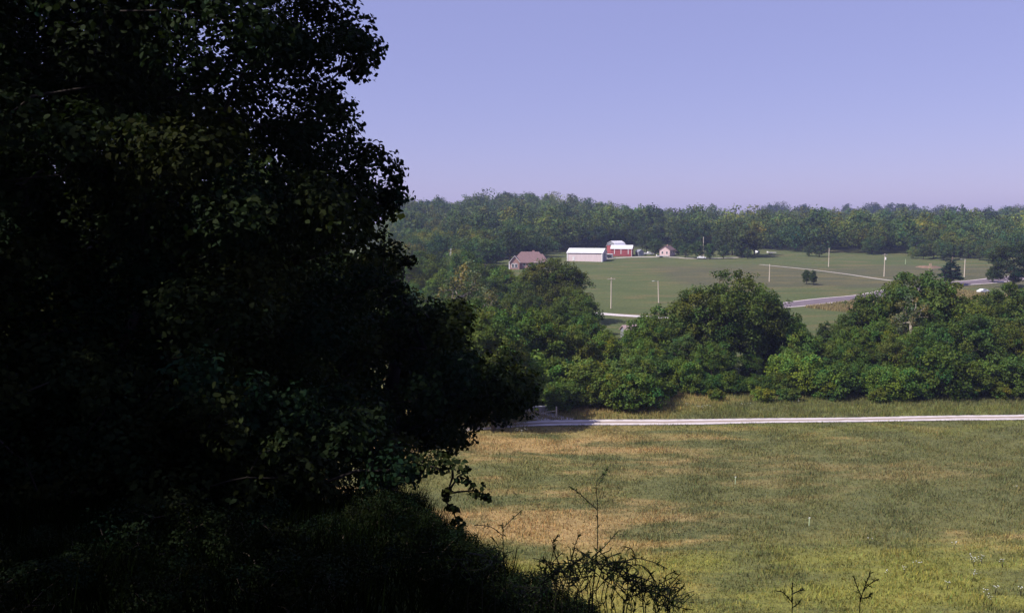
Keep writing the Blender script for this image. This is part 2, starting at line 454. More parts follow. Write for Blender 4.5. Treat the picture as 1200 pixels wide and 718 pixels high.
def make_proto(name, seed, hgt, rx, zb, n, per, size, shape='round', rc=(.24, .36), r0=.3, bark=None, flat=.8, base=(.055, .10, .028), mat=None, sub=9, lean=.3, keep=1, subr=.42, nrand=.55, leafvar=.25, clumpvar=.18):
    r = np.random.default_rng(seed)
    C, rad = crown_clumps(hgt, rx, zb, n, r, shape, rc)
    V, col = leaves(C, rad, np.maximum(20, per * (rad / rad.mean()) ** 2), size, r, flat=flat, sub=sub, base=base, subr=subr, nrand=nrand, leafvar=leafvar, clumpvar=clumpvar)
    crown = np_mesh(name + '_crown', V, 4, mat or M_leaf, col)
    topz = zb + (hgt - zb) * (.9 if shape == 'cone' else .55)
    tp = [(0, 0, -.6)] + [(lean * math.sin(k * 1.3 + seed) * k / 5, lean * math.cos(k * 1.7 + seed) * k / 5, topz * k / 5) for k in range(1, 6)]
    trunk = skeleton(C, rad, tp, r0, r, n=4, keep=keep).mesh(name + '_trunk', bark or M_bark, smooth=True)
    return dict(trunk=trunk, crown=crown, h=hgt, rx=rx)
# medium detail (100-200 m), unit: metres
MED = [make_proto('belt_tree', 11 + k, hh, rx, zb, n, per, .38, sh, rc, r0, base=bs, subr=.45)
       for k, (hh, rx, zb, n, per, sh, rc, r0, bs) in enumerate([
        (18, 8.5, 1.5, 85, 230, 'round', (.17, .28), .45, (.076, .108, .020)),
        (15, 6.5, 1.2, 60, 210, 'round', (.2, .32), .35, (.068, .100, .020)),
        (17, 5.5, 1.5, 60, 190, 'tall', (.22, .36), .33, (.074, .102, .023)),
        (13, 6.0, .6, 60, 200, 'round', (.2, .32), .28, (.074, .112, .019)),
        (16, 7.0, 1.0, 75, 200, 'round', (.17, .28), .38, (.060, .090, .021)),
        (12, 4.4, .8, 45, 170, 'tall', (.25, .38), .24, (.080, .115, .022))])]
SHR = [make_proto('shrub', 41 + k, hh, rx, -.3, n, per, .30, 'shrub', (.22, .36), .08, base=bs, subr=.48)
       for k, (hh, rx, n, per, bs) in enumerate([
        (5.0, 4.2, 46, 190, (.074, .118, .021)), (4.0, 3.4, 38, 180, (.064, .102, .019)), (6.2, 3.8, 50, 190, (.082, .116, .024)), (3.0, 2.6, 30, 150, (.070, .104, .022))])]
SPARSE = [make_proto('sycamore', 61 + k, 18, 5.2, 4, 60, 60, .36, 'tall', (.16, .26), .42, bark=M_bark_pale, base=(.10, .125, .055), subr=.6) for k in range(2)]
CEDAR = [make_proto('cedar', 71 + k, 12, 3.4, .2, 90, 90, .3, 'cone', (.2, .34), .22, base=(.030, .062, .030)) for k in range(1)]
# low detail (300-900 m)
FAR = [make_proto('hill_tree', 81 + k, hh, rx, zb, n, per, .62, sh, (.24, .38), .28, base=(.070, .100, .028), sub=7, subr=.6, nrand=.42, leafvar=.12, clumpvar=.12)
       for k, (hh, rx, zb, n, per, sh) in enumerate([(13, 6.3, .6, 40, 80, 'round'), (15, 5.6, .8, 40, 76, 'tall'), (11, 5.5, .4, 36, 76, 'round'), (14, 7.0, .6, 44, 80, 'round'), (10, 4.2, .4, 30, 66, 'round')])]
FARC = make_proto('far_cedar', 95, 10, 3.0, .2, 34, 40, .6, 'cone', (.22, .36), .2, base=(.030, .058, .034), keep=.2)

used = set()
def plant(P, loc, scale=1.0, sz=1.0, rz=None, name='tree', color=(1, 1, 1), parts=True):
    root = empty(name, loc, rng.uniform(0, 6.28) if rz is None else rz)
    root.scale = (scale, scale, scale * sz)
    for pn in ('trunk', 'crown'):
        o = link('stem' if (pn == 'trunk' and name == 'shrub') else ('foliage' if name == 'shrub' else pn), P[pn], root); o.color = tuple(color) + (1,)
    return root
def vary(base=(1, 1, 1), a=.16, hv=.1):
    base = (base[0] * 1.2, base[1] * 1.2, base[2] * 1.08)
    k = 1 + rng.normal() * a; q = rng.normal() * hv
    k = min(max(k, .6), 1.5)
    return (base[0] * k * (1 + q * 1.3), base[1] * k * (1 + q * .3), base[2] * k * (1 - q * .6))
ORD = ['first', 'second', 'third', 'fourth', 'fifth', 'sixth', 'seventh', 'eighth', 'ninth', 'tenth', 'eleventh', 'twelfth', 'thirteenth', 'fourteenth', 'fifteenth', 'sixteenth', 'seventeenth', 'eighteenth', 'nineteenth', 'twentieth']
TENS = {20: 'twenty', 30: 'thirty', 40: 'forty', 50: 'fifty', 60: 'sixty', 70: 'seventy', 80: 'eighty', 90: 'ninety'}
def ordw(i):
    if i < 20: return ORD[i]
    n = i + 1; t, u_ = n // 10 * 10, n % 10
    if u_ == 0: return TENS[t][:-1] + 'ieth'
    return TENS[t] + '-' + ORD[u_ - 1]
def place_row(rows, kinds, name, cat, where, group, namer=None):
    """rows: (u, Y, target height m, proto, colour) ; label each by order from the left"""
    rows = sorted(rows, key=lambda q: q[0]); out = []
    for k, (u, Y, hh, P, c) in enumerate(rows):
        p = gY(u, Y); s = hh / P['h']
        o = plant(P, p, s * rng.uniform(.95, 1.08), rng.uniform(.94, 1.04), name=name, color=c)
        tone = 'dark green' if c[1] < .82 else ('yellowish green' if c[0] > 1.18 else ('bright green' if c[1] > 1.12 else 'mid green'))
        tag(o, f'{tone} {kinds}, {ordw(k)} from the left {where}', cat, group)
        out.append(o)
    return out

# --- belt of trees behind the gravel lane, from back to front  (u, top v, Y, proto)
def hgt_for(u, vtop, Y):
    g = gY(u, Y); return max(2.5, at(u, vtop, Y).z - g.z)
rows = []
BACK = [(655, 350, 172, 1), (688, 372, 160, 3), (715, 392, 166, 5), (745, 384, 168, 1), (770, 357, 160, 5), (757, 375, 150, 3), (800, 345, 152, 2), (826, 322, 150, 4), (857, 310, 150, 0), (893, 330, 154, 1), (912, 362, 152, 3),
        (944, 388, 162, 1), (975, 392, 168, 4), (965, 372, 172, 5), (1000, 366, 170, 3), (1014, 345, 160, 1), (1048, 320, 158, 0), (1080, 316, 155, 4), (1112, 332, 152, 0), (1140, 345, 160, 1), (1168, 330, 165, 4), (1190, 318, 162, 0), (1222, 325, 160, 1), (1250, 318, 165, 0), (1130, 355, 172, 3), (932, 380, 148, 3), (958, 392, 150, 5), (985, 378, 152, 1), (1004, 380, 148, 3), (940, 402, 145, 5), (1030, 372, 148, 3), (1090, 372, 146, 1), (1150, 372, 150, 3), (1196, 360, 150, 4)]
for u, vt, Y, k in BACK: rows.append((u, Y, hgt_for(u, vt, Y), MED[k], vary()))
place_row(rows, 'leafy tree', 'tree', 'tree', 'along the back of the lane-side belt', 'tall trees of the belt behind the lane')
rows = []
for k in range(27):
    u = 612 + k * 24 + rng.uniform(-8, 8)
    vt = float(np.interp(u, [600, 660, 720, 780, 850, 900, 960, 1040, 1100, 1250], [392, 388, 398, 392, 392, 412, 408, 392, 385, 372])) + rng.uniform(-10, 14)
    Y = 141 + rng.uniform(-3, 5)
    rows.append((u, Y, hgt_for(u, vt, Y), MED[[5, 3, 1, 2, 3][k % 5]], vary(a=.18)))
place_row(rows, 'bushy small tree', 'small_tree', 'tree', 'in the front of the lane-side belt', 'small trees in front of the belt')
rows = []
for k in range(46):
    u = 640 + k * 13.2 + rng.uniform(-5, 5)
    if u < 745: Y = 121.5 + rng.uniform(-2, 3); vt = np.interp(u, [640, 680, 740], [452, 440, 428]) + rng.uniform(-3, 8)
    else: Y = 133 + rng.uniform(-2, 5); vt = np.interp(u, [745, 900, 1000, 1260], [428, 436, 434, 426]) + rng.uniform(-20, 14)
    rows.append((u, Y, hgt_for(u, vt, Y), SHR[int(rng.integers(0, 3))], vary((.98, 1.04, 1), a=.2)))
for k in range(6):
    u = 652 + k * 17; Y = 125 + rng.uniform(0, 4); rows.append((u, Y, hgt_for(u, 425 - (k % 3) * 6, Y), SHR[k % 3], vary()))
for k in range(10): # low edge clumps
    u = 740 + k * 49 + rng.uniform(-12, 12); Y = 129.5 + rng.uniform(-1, 1); rows.append((u, Y, rng.uniform(1.6, 2.6), SHR[3], vary((1, 1.05, 1))))
place_row(rows, 'leafy shrub', 'shrub', 'shrub', 'at the foot of the lane-side belt', 'shrubs at the foot of the tree belt')
# trees at the shaded left end of the lane (largely behind the dark near trees)
rows = [(u, Y, hh, MED[k], vary((.9, .95, .9))) for u, Y, hh, k in [(592, 112, 14, 2), (604, 115, 12, 5), (578, 110, 15, 2), (556, 112, 15, 0), (578, 133, 13, 3), (530, 122, 16, 4), (500, 116, 14, 1), (602, 140, 14, 2), (628, 139, 12, 3), (545, 140, 16, 4)]]
place_row(rows, 'tree', 'tree', 'tree', 'at the shaded end of the gravel lane', 'trees at the shaded end of the lane')

# --- mid-distance wood on the left, below the house
rows = []
MIDL = [(640, 300, 235, 4), (662, 306, 230, 1), (612, 318, 240, 0), (590, 312, 250, 3), (625, 340, 205, 2), (672, 335, 205, 1), (682, 345, 195, 3), (655, 355, 190, 0), (600, 345, 200, 1), (575, 322, 240, 4),
        (560, 308, 262, 1), (500, 290, 275, 0), (520, 312, 250, 3), (480, 300, 262, 1), (610, 368, 180, 4), (585, 375, 175, 0), (560, 380, 180, 2), (535, 350, 200, 5), (575, 400, 160, 1), (625, 375, 182, 3), (640, 392, 160, 5), (505, 335, 215, 4), (470, 320, 230, 0), (545, 330, 228, 3), (603, 395, 158, 3), (630, 312, 252, 3), (548, 296, 290, 3), (580, 308, 300, 1)]
for u, vt, Y, k in MIDL: rows.append((u, Y, min(19, hgt_for(u, vt, Y)), MED[k], vary((1.0, .98, 1.0), a=.17, hv=.12)))
place_row(rows, 'broadleaf tree', 'tree', 'tree', 'in the wood below the brown-roofed house', 'trees of the wood below the house')
for (u, vt, Y, lab) in [(545, 298, 150, 'sparse pale tree with bare white forked branches above the dark near tree'), (572, 330, 140, 'thin pale-leaved tree with two white trunks just right of the forked one'),
                        (1066, 342, 148, 'pale grey-green tree with a whitish trunk among the right-hand belt trees')]:
    P = SPARSE[0] if u != 562 else SPARSE[1]; g = gY(u, Y)
    o = plant(P, g, hgt_for(u, vt, Y) / P['h'], 1, name='sycamore_tree', color=(1.25, 1.15, 1.2)); tag(o, lab, 'tree')

# --- farm and meadow trees
def tree1(u, v, vtop, P, name, label, c=(1, 1, 1), wid=1.0):
    g = ground(u, v); hh = at(u, vtop, g.y).z - g.z; s = hh / P['h']
    o = plant(P, g, s * wid, 1 / wid, name=name, color=c); return tag(o, label, 'tree')
tree1(945, 333, 316, MED[3], 'tree', 'small dark tree standing alone in the lower meadow', (.7, .72, .9), .85)
tree1(953, 334, 315, MED[5], 'small_tree', 'slim dark sapling touching the lone meadow tree on its right', (.6, .65, .9), .8)
tree1(948, 300.5, 284, FAR[0], 'tree', 'left tree of the pair on the upper edge of the meadow', (.85, .85, 1))
tree1(960, 301, 286, FAR[2], 'tree', 'right tree of the pair on the upper edge of the meadow', (.85, .85, 1))
tree1(1113, 334, 297, CEDAR[0], 'cedar_tree', 'dark pointed cedar tree left of the lamp pole by the road', (1, 1, 1), 2.0)
tree1(1187, 338, 281, MED[4], 'tree', 'large dark tree at the right edge above the paved road', (.60, .66, .95), 1.3)
tree1(1163, 331, 312, MED[3], 'tree', 'small dark tree at the left foot of the large dark right-edge tree', (.66, .72, .9))
FT = [(803, 302, 283, 0, (.8, .95, .95)), (817, 303, 281, 2, (.8, .98, .9)), (832, 303.5, 284, 4, (.8, 1.05, .9)), (768, 299, 279, 2, (.75, .9, .9)), (758, 296, 268, 3, (.7, .75, .85)), (843, 297, 262, 1, (.75, .8, .9)),
      (858, 299, 258, 3, (.8, .8, .9)), (869, 301, 264, 0, (.8, .75, .8)), (877, 301.5, 262, 2, (1.0, .92, .9)), (800, 292, 256, 3, (.8, .85, .9)), (822, 293, 258, 0, (.8, .82, .9)), (740, 288, 258, 1, (.6, .68, .8)), (700, 290, 262, 0, (.62, .7, .85)), (752, 290, 264, 2, (.6, .68, .85)), (716, 288, 262, 3, (.65, .75, .85)), (795, 299, 280, 4, (.7, .9, .85)), (771, 289, 262, 4, (.6, .7, .85)), (688, 288, 266, 2, (.62, .68, .85)), (848, 303, 286, 2, (.7, .85, .85)), (866, 302, 284, 4, (.7, .8, .85)), (725, 284, 252, 3, (.9, 1, .9)), (782, 284, 258, 0, (.75, .8, .85)), (706, 303, 294, 4, (.85, .95, .85)), (876, 303, 291, 4, (.7, .85, .9))]
for k, (u, v, vt, q, c) in enumerate(sorted(FT)):
    tree1(u, v, vt, FAR[q], 'tree', f'{ordw(k)} tree from the left among the farm buildings and yard', c)['group'] = 'trees around the farm'
tree1(884, 299, 257, FAR[1], 'tree', 'tall golden-green tree rising right of the farmyard trees', (3.0, 2.1, 1.5), 1.0)
for k, (u, v, vt) in enumerate([(1070, 303, 288), (1082, 304, 283), (1094, 303, 281), (1106, 305, 279), (1125, 303, 286), (1135, 303, 281), (1148, 305, 284), (1160, 306, 290), (1175, 306, 282), (1200, 306, 280)]):
    tree1(u, v, vt, FAR[k % 5], 'tree', f'{ordw(k)} tree from the left in the row at the right end of the meadow', vary((1, 1.0, 1)))['group'] = 'trees at the right end of the meadow'

# --- individually standing trees of the near edge of the hillside wood
cand = []
def wood_ok(x, y):
    u = 600 + F * x / (y * math.cos(PITCH))
    if not (455 < u < 1250): return False
    # lower edge of the wood as pixel row
    ve = np.interp(u, [455, 590, 660, 700, 760, 830, 890, 930, 1010, 1100, 1250], [330, 312, 296, 288, 286, 292, 292, 295.5, 297.5, 302, 303])
    z = h(x, y); fw = y * math.cos(PITCH) - z * math.sin(PITCH); vv = 359 - F * (z * math.cos(PITCH) + y * math.sin(PITCH)) / fw
    return vv < ve
grid = []
yy = 330.0
while yy < 1420:
    sp = 9.6 if yy < 650 else (11.4 if yy < 900 else 15)
    x = -.16 * yy
    while x < .64 * yy:
        px_, py_ = x + rng.uniform(-.36, .36) * sp, yy + rng.uniform(-.36, .36) * sp
        u = 600 + F * px_ / py_
        if py_ > 930 and u < 850: x += sp; continue
        if wood_ok(px_, py_): grid.append((py_, px_))
        x += sp
    yy += sp * .92
grid.sort()
NEAR_N = 105
tones = {0: 'dark green', 1: 'mid green', 2: 'olive', 3: 'yellowish'}
def wood_color():
    t = rng.random()
    if t < .07: return 3, vary((1.6, 1.4, 1.0), .12)
    if t < .40: return 2, vary((1.25, 1.18, 1.0), .14)
    if t < .72: return 1, vary((1.0, 1.08, 1.0), .18)
    return 0, vary((.58, .70, .9), .18)
for (py_, px_) in grid[:NEAR_N]:
    k, c = wood_color(); P = FAR[int(rng.integers(0, 5))]
    o = plant(P, (px_, py_, h(px_, py_)), rng.uniform(.8, 1.15), rng.uniform(.85, 1.15), name='tree', color=c)
    side = 'left of the white barn' if 600 + F * px_ / py_ < 690 else ('behind the farm buildings' if 600 + F * px_ / py_ < 880 else 'along the top edge of the far meadow')
    tag(o, f'{tones[k]} tree, hillside wood edge, {side}', 'tree', f'{tones[k]} trees at the near edge of the hillside wood {side}')
# --- the rest of the wood as one mass
protos = []
for s in range(9):
    r = np.random.default_rng(200 + s)
    hh = [13, 15, 12, 16, 11, 14, 13, 16, 11][s]; rx = [7.6, 6.6, 7.0, 8.4, 6.0, 6.8, 8.0, 6.2, 6.4][s]
    C, rad = crown_clumps(hh, rx, 1.5, 24, r, 'round', (.26, .40))
    V, col = leaves(C, rad, 30, 1.0, r, sub=6, subr=.65, base=(.070, .100, .028), nrand=.32, leafvar=.1, clumpvar=.10)
    protos.append((V, col))
VV = []; CC = []
for (py_, px_) in grid[NEAR_N:]:
    k, c = wood_color(); V, col = protos[int(rng.integers(0, 9))]
    a = rng.uniform(0, 6.28); s = rng.uniform(.8, 1.25) if rng.random() < .85 else rng.uniform(1.3, 1.55)
    lf = 1 + .22 * math.sin(px_ * .021 + 2 * math.sin(py_ * .011)) * math.sin(py_ * .017 + px_ * .006) + .12 * math.sin(px_ * .061 + py_ * .05); c = tuple(q * lf for q in c); ca, sa = math.cos(a), math.sin(a)
    if py_ > 700: V = V.reshape(-1, 4, 3); sel = slice(0, None, 1); 
    V = V.reshape(-1, 3)
    W = np.empty_like(V); W[:, 0] = (V[:, 0] * ca - V[:, 1] * sa) * s + px_; W[:, 1] = (V[:, 0] * sa + V[:, 1] * ca) * s + py_
    W[:, 2] = V[:, 2] * s * rng.uniform(.85, 1.2) + h(px_, py_)
    VV.append(W); CC.append(col * np.array(c)[None, :])
o = link('woodland', np_mesh('woodland', np.concatenate(VV), 4, M_leaf, np.concatenate(CC)))
tag(o, 'dense mixed green woodland covering the distant hills', 'woodland', kind='stuff')
print('wood trees', len(grid))
# taller trees breaking the skyline
SKY = [(594, 224.5, 2), (512, 230, 0), (640, 228, 1), (812, 237, 5), (897, 236, 3), (905, 235, 0), (914, 235, 3), (940, 239, 2), (992, 239, 1), (1018, 237, 3), (1028, 237, 0), (1043, 236, 1), (1055, 238, 4), (1071, 235, 0), (1100, 240, 3), (1112, 240, 0), (1180, 241, 2), (1195, 240, 3)]
for k, (u, vt, q) in enumerate(SKY):
    vt += 1; Y = 850 if u < 830 else 1235
    P = FARC if q == 5 else FAR[q]; g = gY(u, Y); hh = min(30, hgt_for(u, vt, Y))
    o = plant(P, g, hh / P['h'] * (.8 if q == 5 else 1), 1.1, name='cedar_tree' if q == 5 else 'tree', color=(.8, .85, 1))
    tag(o, f'tree standing above the wooded skyline, {ordw(k)} such tree from the left', 'tree', 'taller trees breaking the skyline')

# ------------------------------------------------------------------ near dark trees on the bluff
def inside(poly, x, y):
    c = False; n = len(poly); j = n - 1
    for k in range(n):
        xi, yi = poly[k]; xj, yj = poly[j]
        if (yi > y) != (yj > y) and x < (xj - xi) * (y - yi) / (yj - yi) + xi: c = not c
        j = k
    return c
def fill(poly, n, Y0, Y1, r0, r1, r, gap=.55, extra=()):
    us = [p[0] for p in poly]; vs = [p[1] for p in poly]; C = []; rad = []; t = 0
    for (u, v, Y, q) in extra: C.append(np.array(at(u, v, Y))); rad.append(q)
    while len(C) < n and t < 60000:
        t += 1
        u = r.uniform(min(us), max(us)); v = r.uniform(min(vs), max(vs)); Y = r.uniform(Y0, Y1); q = r.uniform(r0, r1)
        pr = q * F / Y * .85
        if not all(inside(poly, u + pr * a, v + pr * b) for a, b in ((1, 0), (-1, 0), (0, 1), (0, -1), (.7, .7), (.7, -.7))): continue
        p = np.array(at(u, v, Y))
        if p[2] < h(p[0], p[1]) + .2: continue
        if any(np.linalg.norm(p - c) < gap * (q + s) for c, s in zip(C, rad)): continue
        C.append(p); rad.append(q)
    return np.array(C), np.array(rad)
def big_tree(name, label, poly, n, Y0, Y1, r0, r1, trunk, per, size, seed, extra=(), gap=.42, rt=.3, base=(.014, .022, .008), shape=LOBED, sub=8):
    r = np.random.default_rng(seed)
    C, rad = fill(poly, n, Y0, Y1, r0, r1, r, gap, extra)
    org = Vector(trunk[0]); 
    root = empty(name, org, 0, label, 'tree')
    V, col = leaves(C, rad, np.maximum(45, per * (rad / np.mean(rad)) ** 2), size, r, shape=shape, sub=sub, base=base, subr=.5, flat=.75)
    V = V - np.array(org)
    o = link('crown', np_mesh(name + '_crown', V, len(shape), M_leaf_near, col), root); o.color = (1, 1, 1, 1)
    Cl = C - np.array(org); tp = [Vector(p) - org for p in trunk]
    link('trunk', skeleton(Cl, rad, tp, rt, r, n=5, tip=.012, wig=.14).mesh(name + '_trunk', M_bark_dark, smooth=True), root)
    print(name, len(C), len(V))
    return root
def tp(x, y, pts):
    z = h(x, y); return [(x, y, z - .4)] + [(x + a, y + b, z + c) for a, b, c in pts]
polyA = [(383, 0), (408, 30), (430, 58), (424, 92), (398, 104), (396, 150), (432, 166), (442, 205), (468, 216), (470, 244), (452, 262), (478, 300), (470, 345), (440, 400), (400, 470), (200, 540), (-420, 540), (-420, -520), (200, -560), (345, -300), (372, -80)]
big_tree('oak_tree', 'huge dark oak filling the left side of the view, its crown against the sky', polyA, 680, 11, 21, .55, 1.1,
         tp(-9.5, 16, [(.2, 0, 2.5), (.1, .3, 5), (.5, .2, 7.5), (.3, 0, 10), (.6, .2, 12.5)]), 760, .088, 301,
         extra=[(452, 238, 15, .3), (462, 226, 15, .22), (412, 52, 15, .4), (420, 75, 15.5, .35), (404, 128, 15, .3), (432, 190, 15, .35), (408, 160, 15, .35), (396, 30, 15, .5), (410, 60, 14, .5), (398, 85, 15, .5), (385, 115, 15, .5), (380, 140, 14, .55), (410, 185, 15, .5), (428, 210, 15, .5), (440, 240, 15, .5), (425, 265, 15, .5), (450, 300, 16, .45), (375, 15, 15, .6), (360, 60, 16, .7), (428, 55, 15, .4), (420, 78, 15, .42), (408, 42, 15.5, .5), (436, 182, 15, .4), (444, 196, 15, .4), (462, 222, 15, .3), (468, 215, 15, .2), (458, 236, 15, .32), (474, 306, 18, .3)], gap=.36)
polyB = [(395, 262), (455, 268), (482, 290), (500, 318), (548, 348), (570, 375), (586, 398), (630, 425), (638, 468), (622, 500), (560, 520), (530, 540), (400, 560), (300, 500), (250, 330)]
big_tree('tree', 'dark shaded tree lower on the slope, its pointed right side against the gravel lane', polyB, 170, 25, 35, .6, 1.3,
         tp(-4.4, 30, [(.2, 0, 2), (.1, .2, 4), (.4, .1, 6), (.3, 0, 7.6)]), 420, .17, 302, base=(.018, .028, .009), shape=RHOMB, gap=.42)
polyC = [(280, 400), (430, 450), (510, 500), (524, 535), (508, 560), (484, 585), (450, 600), (380, 640), (-300, 660), (-300, 400)]
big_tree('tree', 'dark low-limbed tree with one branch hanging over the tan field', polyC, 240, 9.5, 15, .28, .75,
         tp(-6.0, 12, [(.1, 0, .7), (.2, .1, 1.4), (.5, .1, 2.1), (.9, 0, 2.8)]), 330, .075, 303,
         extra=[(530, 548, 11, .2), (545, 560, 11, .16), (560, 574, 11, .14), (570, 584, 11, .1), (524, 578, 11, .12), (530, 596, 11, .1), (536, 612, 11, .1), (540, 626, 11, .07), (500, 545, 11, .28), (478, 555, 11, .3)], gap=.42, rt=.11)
# unseen trees left of and behind the viewpoint: added to shade slope and oak
SH = [make_proto('bluff_shade_tree', 120 + k, 17, 7.5, 2.5, 70, 260, .42, 'round', (.2, .32), .35, base=(.03, .05, .016), subr=.5) for k in range(2)]
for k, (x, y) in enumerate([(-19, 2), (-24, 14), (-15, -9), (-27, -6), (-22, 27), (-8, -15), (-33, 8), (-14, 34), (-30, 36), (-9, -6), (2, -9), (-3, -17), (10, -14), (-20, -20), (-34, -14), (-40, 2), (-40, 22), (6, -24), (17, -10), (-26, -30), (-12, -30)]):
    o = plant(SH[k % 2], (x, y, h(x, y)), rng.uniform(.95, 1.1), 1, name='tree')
    tag(o, 'unseen bluff tree added to shade the slope and the big oak', 'tree', 'unseen trees added on the bluff for shade')

# ------------------------------------------------------------------ shrubs and grass on the bluff
BS = []
for k in range(3):
    r = np.random.default_rng(400 + k)
    C, rad = crown_clumps(1.3, .95, -.1, 34, r, 'shrub', (.2, .34))
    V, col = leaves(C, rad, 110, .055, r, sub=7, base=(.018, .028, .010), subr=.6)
    st = skeleton(C, rad, [(0, 0, -.1), (.02, 0, .15), (.03, .02, .3)], .02, r, n=4, tip=.004).mesh('briar_stem', M_bark)
    BS.append(dict(trunk=st, crown=np_mesh('briar_crown', V, 4, M_leaf_near, col), h=1.3, rx=.95))
brs = []
for (u, v) in [(470, 585), (492, 606), (515, 622), (538, 640), (556, 662), (575, 684), (600, 700), (625, 712), (655, 722), (440, 600), (400, 615), (350, 620), (300, 640), (520, 670), (480, 650), (250, 620), (180, 640), (120, 650), (60, 640), (420, 660), (340, 690), (560, 700), (20, 690), (200, 690), (680, 724)]:
    # intersect with bluff surface
    a, dy, dz = ray(u, v); Y = 3.0
    while Y < 22 and dz * Y / dy > h(a * Y / dy, Y) + .25: Y += .1
    if Y >= 22: Y = 15
    brs.append((a * Y / dy, Y, u))
brs.sort(key=lambda q: q[2])
for k, (x, y, u) in enumerate(brs):
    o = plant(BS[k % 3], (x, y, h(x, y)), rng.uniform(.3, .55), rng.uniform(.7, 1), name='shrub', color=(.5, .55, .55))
    tag(o, f'low dark briar on the shaded slope, {ordw(k)} from the left', 'shrub', 'briars on the shaded slope')
for k, (x, y, q) in enumerate([(-14, 17, .8), (-12, 21, .9), (-10, 18.5, .8), (-8, 21.5, .8), (-6, 19.5, .6)]):
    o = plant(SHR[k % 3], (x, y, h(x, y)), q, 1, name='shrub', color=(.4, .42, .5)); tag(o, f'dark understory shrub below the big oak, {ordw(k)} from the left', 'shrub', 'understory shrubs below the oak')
def blades(P, hgt, wid, r, lean=.5):
    n = len(P); a = r.uniform(0, 6.28, n); d = np.stack([np.cos(a), np.sin(a), np.zeros(n)], -1)
    b = r.uniform(0, 6.28, n); e = np.stack([np.cos(b), np.sin(b), np.zeros(n)], -1)
    hh = hgt * r.uniform(.45, 1.25, (n, 1)); ww = wid * r.uniform(.6, 1.3, (n, 1))
    top = P + e * hh * lean * r.uniform(.1, 1, (n, 1)) + np.array([0, 0, 1]) * hh
    return np.stack([P - d * ww, P + d * ww, top], 1).reshape(-1, 3)
r = np.random.default_rng(5)
n = 90000
Y = 1.5 + 28 * r.random(n) ** 1.4; X = (r.random(n) * 1.5 - .9) * (Y + 3)
P = np.stack([X, Y, H(X, Y) - .02], -1)
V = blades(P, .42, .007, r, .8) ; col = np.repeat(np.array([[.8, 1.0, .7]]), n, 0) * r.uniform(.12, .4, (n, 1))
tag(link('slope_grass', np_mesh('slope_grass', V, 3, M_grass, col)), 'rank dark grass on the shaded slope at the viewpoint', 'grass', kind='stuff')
# field grass
parts = []; cols = []
n = 330000
Y = 50 + 85 * r.random(n) ** .9; X = -14 + (r.random(n)) * (Y * .66 + 14)
d_l = np.interp(X, [p.x for p in lane[::-1]], [p.y for p in lane[::-1]])
keep = (np.abs(Y - d_l) > 1.5) | (X < 2)
lump = np.sin(X * .9 + 3 * np.sin(Y * .33)) * np.cos(Y * .8 + 2 * np.sin(X * .27)); keep &= r.random(n) < .62 + .38 * lump
X, Y, d_l = X[keep], Y[keep], d_l[keep]; n = len(X)
P = np.stack([X, Y, H(X, Y) - .03], -1)
hs = (.22 + .16 * np.sin(X * .31 + 1.7 * np.sin(Y * .12)) ** 2 + .30 * (Y > d_l))[:, None]
V = blades(P, hs, .045, r, .7); col = np.repeat(np.array([[1.05, 1.05, 1.0]]), n, 0) * r.uniform(.6, 1.5, (n, 1))
col[:, 0] *= 1 + .12 * r.normal(size=n)
tag(link('field_grass', np_mesh('field_grass', V, 3, M_grass, col)), 'patchy tan and green grass of the open field', 'grass', kind='stuff')
# dry weeds below the paved road
n = 26000
t = r.random(n); ii = r.integers(3, 5, n); A = np.array([[p.x, p.y] for p in rd])
seg = A[ii] * (1 - t[:, None]) + A[ii + 1] * t[:, None]; dirs = unit(A[ii + 1] - A[ii]); nr = np.stack([-dirs[:, 1], dirs[:, 0]], -1)
nr *= np.where(nr[:, 1:2] > 0, -1, 1)
Q = seg + nr * (7.5 + 24 * r.random((n, 1)) ** 1.3)
P = np.stack([Q[:, 0], Q[:, 1], H(Q[:, 0], Q[:, 1])], -1)
V = blades(P, .9, .13, r, .5); col = np.repeat(np.array([[2.9, 2.0, 2.2]]), n, 0) * r.uniform(.7, 1.3, (n, 1))
tag(link('roadside_weeds', np_mesh('roadside_weeds', V, 3, M_grass, col)), 'dry tan weeds on the bank below the paved road', 'weeds', kind='stuff')

# ------------------------------------------------------------------ buildings
def gable(mb_roof, L, W, hw, rise, over=.4, th=.18, hip=0.0):
    """roof along x, ridge along x; base at z=hw"""
    a = L / 2 + over; b = W / 2 + over; z0 = hw - over * rise / (W / 2); z1 = hw + rise
    rx_ = a - hip
    vs = [(-a, -b, z0), (a, -b, z0), (a, b, z0), (-a, b, z0), (-rx_, 0, z1), (rx_, 0, z1)]
    vs += [(x, y, z - th) for x, y, z in vs]
    fs = [(0, 1, 5, 4), (2, 3, 4, 5), (6, 10, 11, 7), (8, 11, 10, 9), (0, 6, 7, 1), (2, 8, 9, 3)]
    if hip: fs += [(1, 2, 5), (3, 0, 4), (7, 11, 8), (9, 10, 6), (1, 7, 8, 2), (3, 9, 6, 0)]
    else: fs += [(1, 7, 11, 5), (5, 11, 8, 2), (3, 9, 10, 4), (4, 10, 6, 0)]
    mb_roof.solid(vs, fs); return mb_roof
def walls(mb, L, W, hw, rise=0):
    l, w = L / 2, W / 2
    vs = [(-l, -w, -1), (l, -w, -1), (l, w, -1), (-l, w, -1), (-l, -w, hw), (l, -w, hw), (l, w, hw), (-l, w, hw)]
    fs = [(0, 1, 5, 4), (2, 3, 7, 6)]
    if rise:
        vs += [(-l, 0, hw + rise - .2), (l, 0, hw + rise - .2)]; fs += [(1, 2, 6, 9, 5), (3, 0, 4, 8, 7)]
    else: fs += [(1, 2, 6, 5), (3, 0, 4, 7)]
    mb.solid(vs, fs); return mb
def mpp(Y): return Y / F
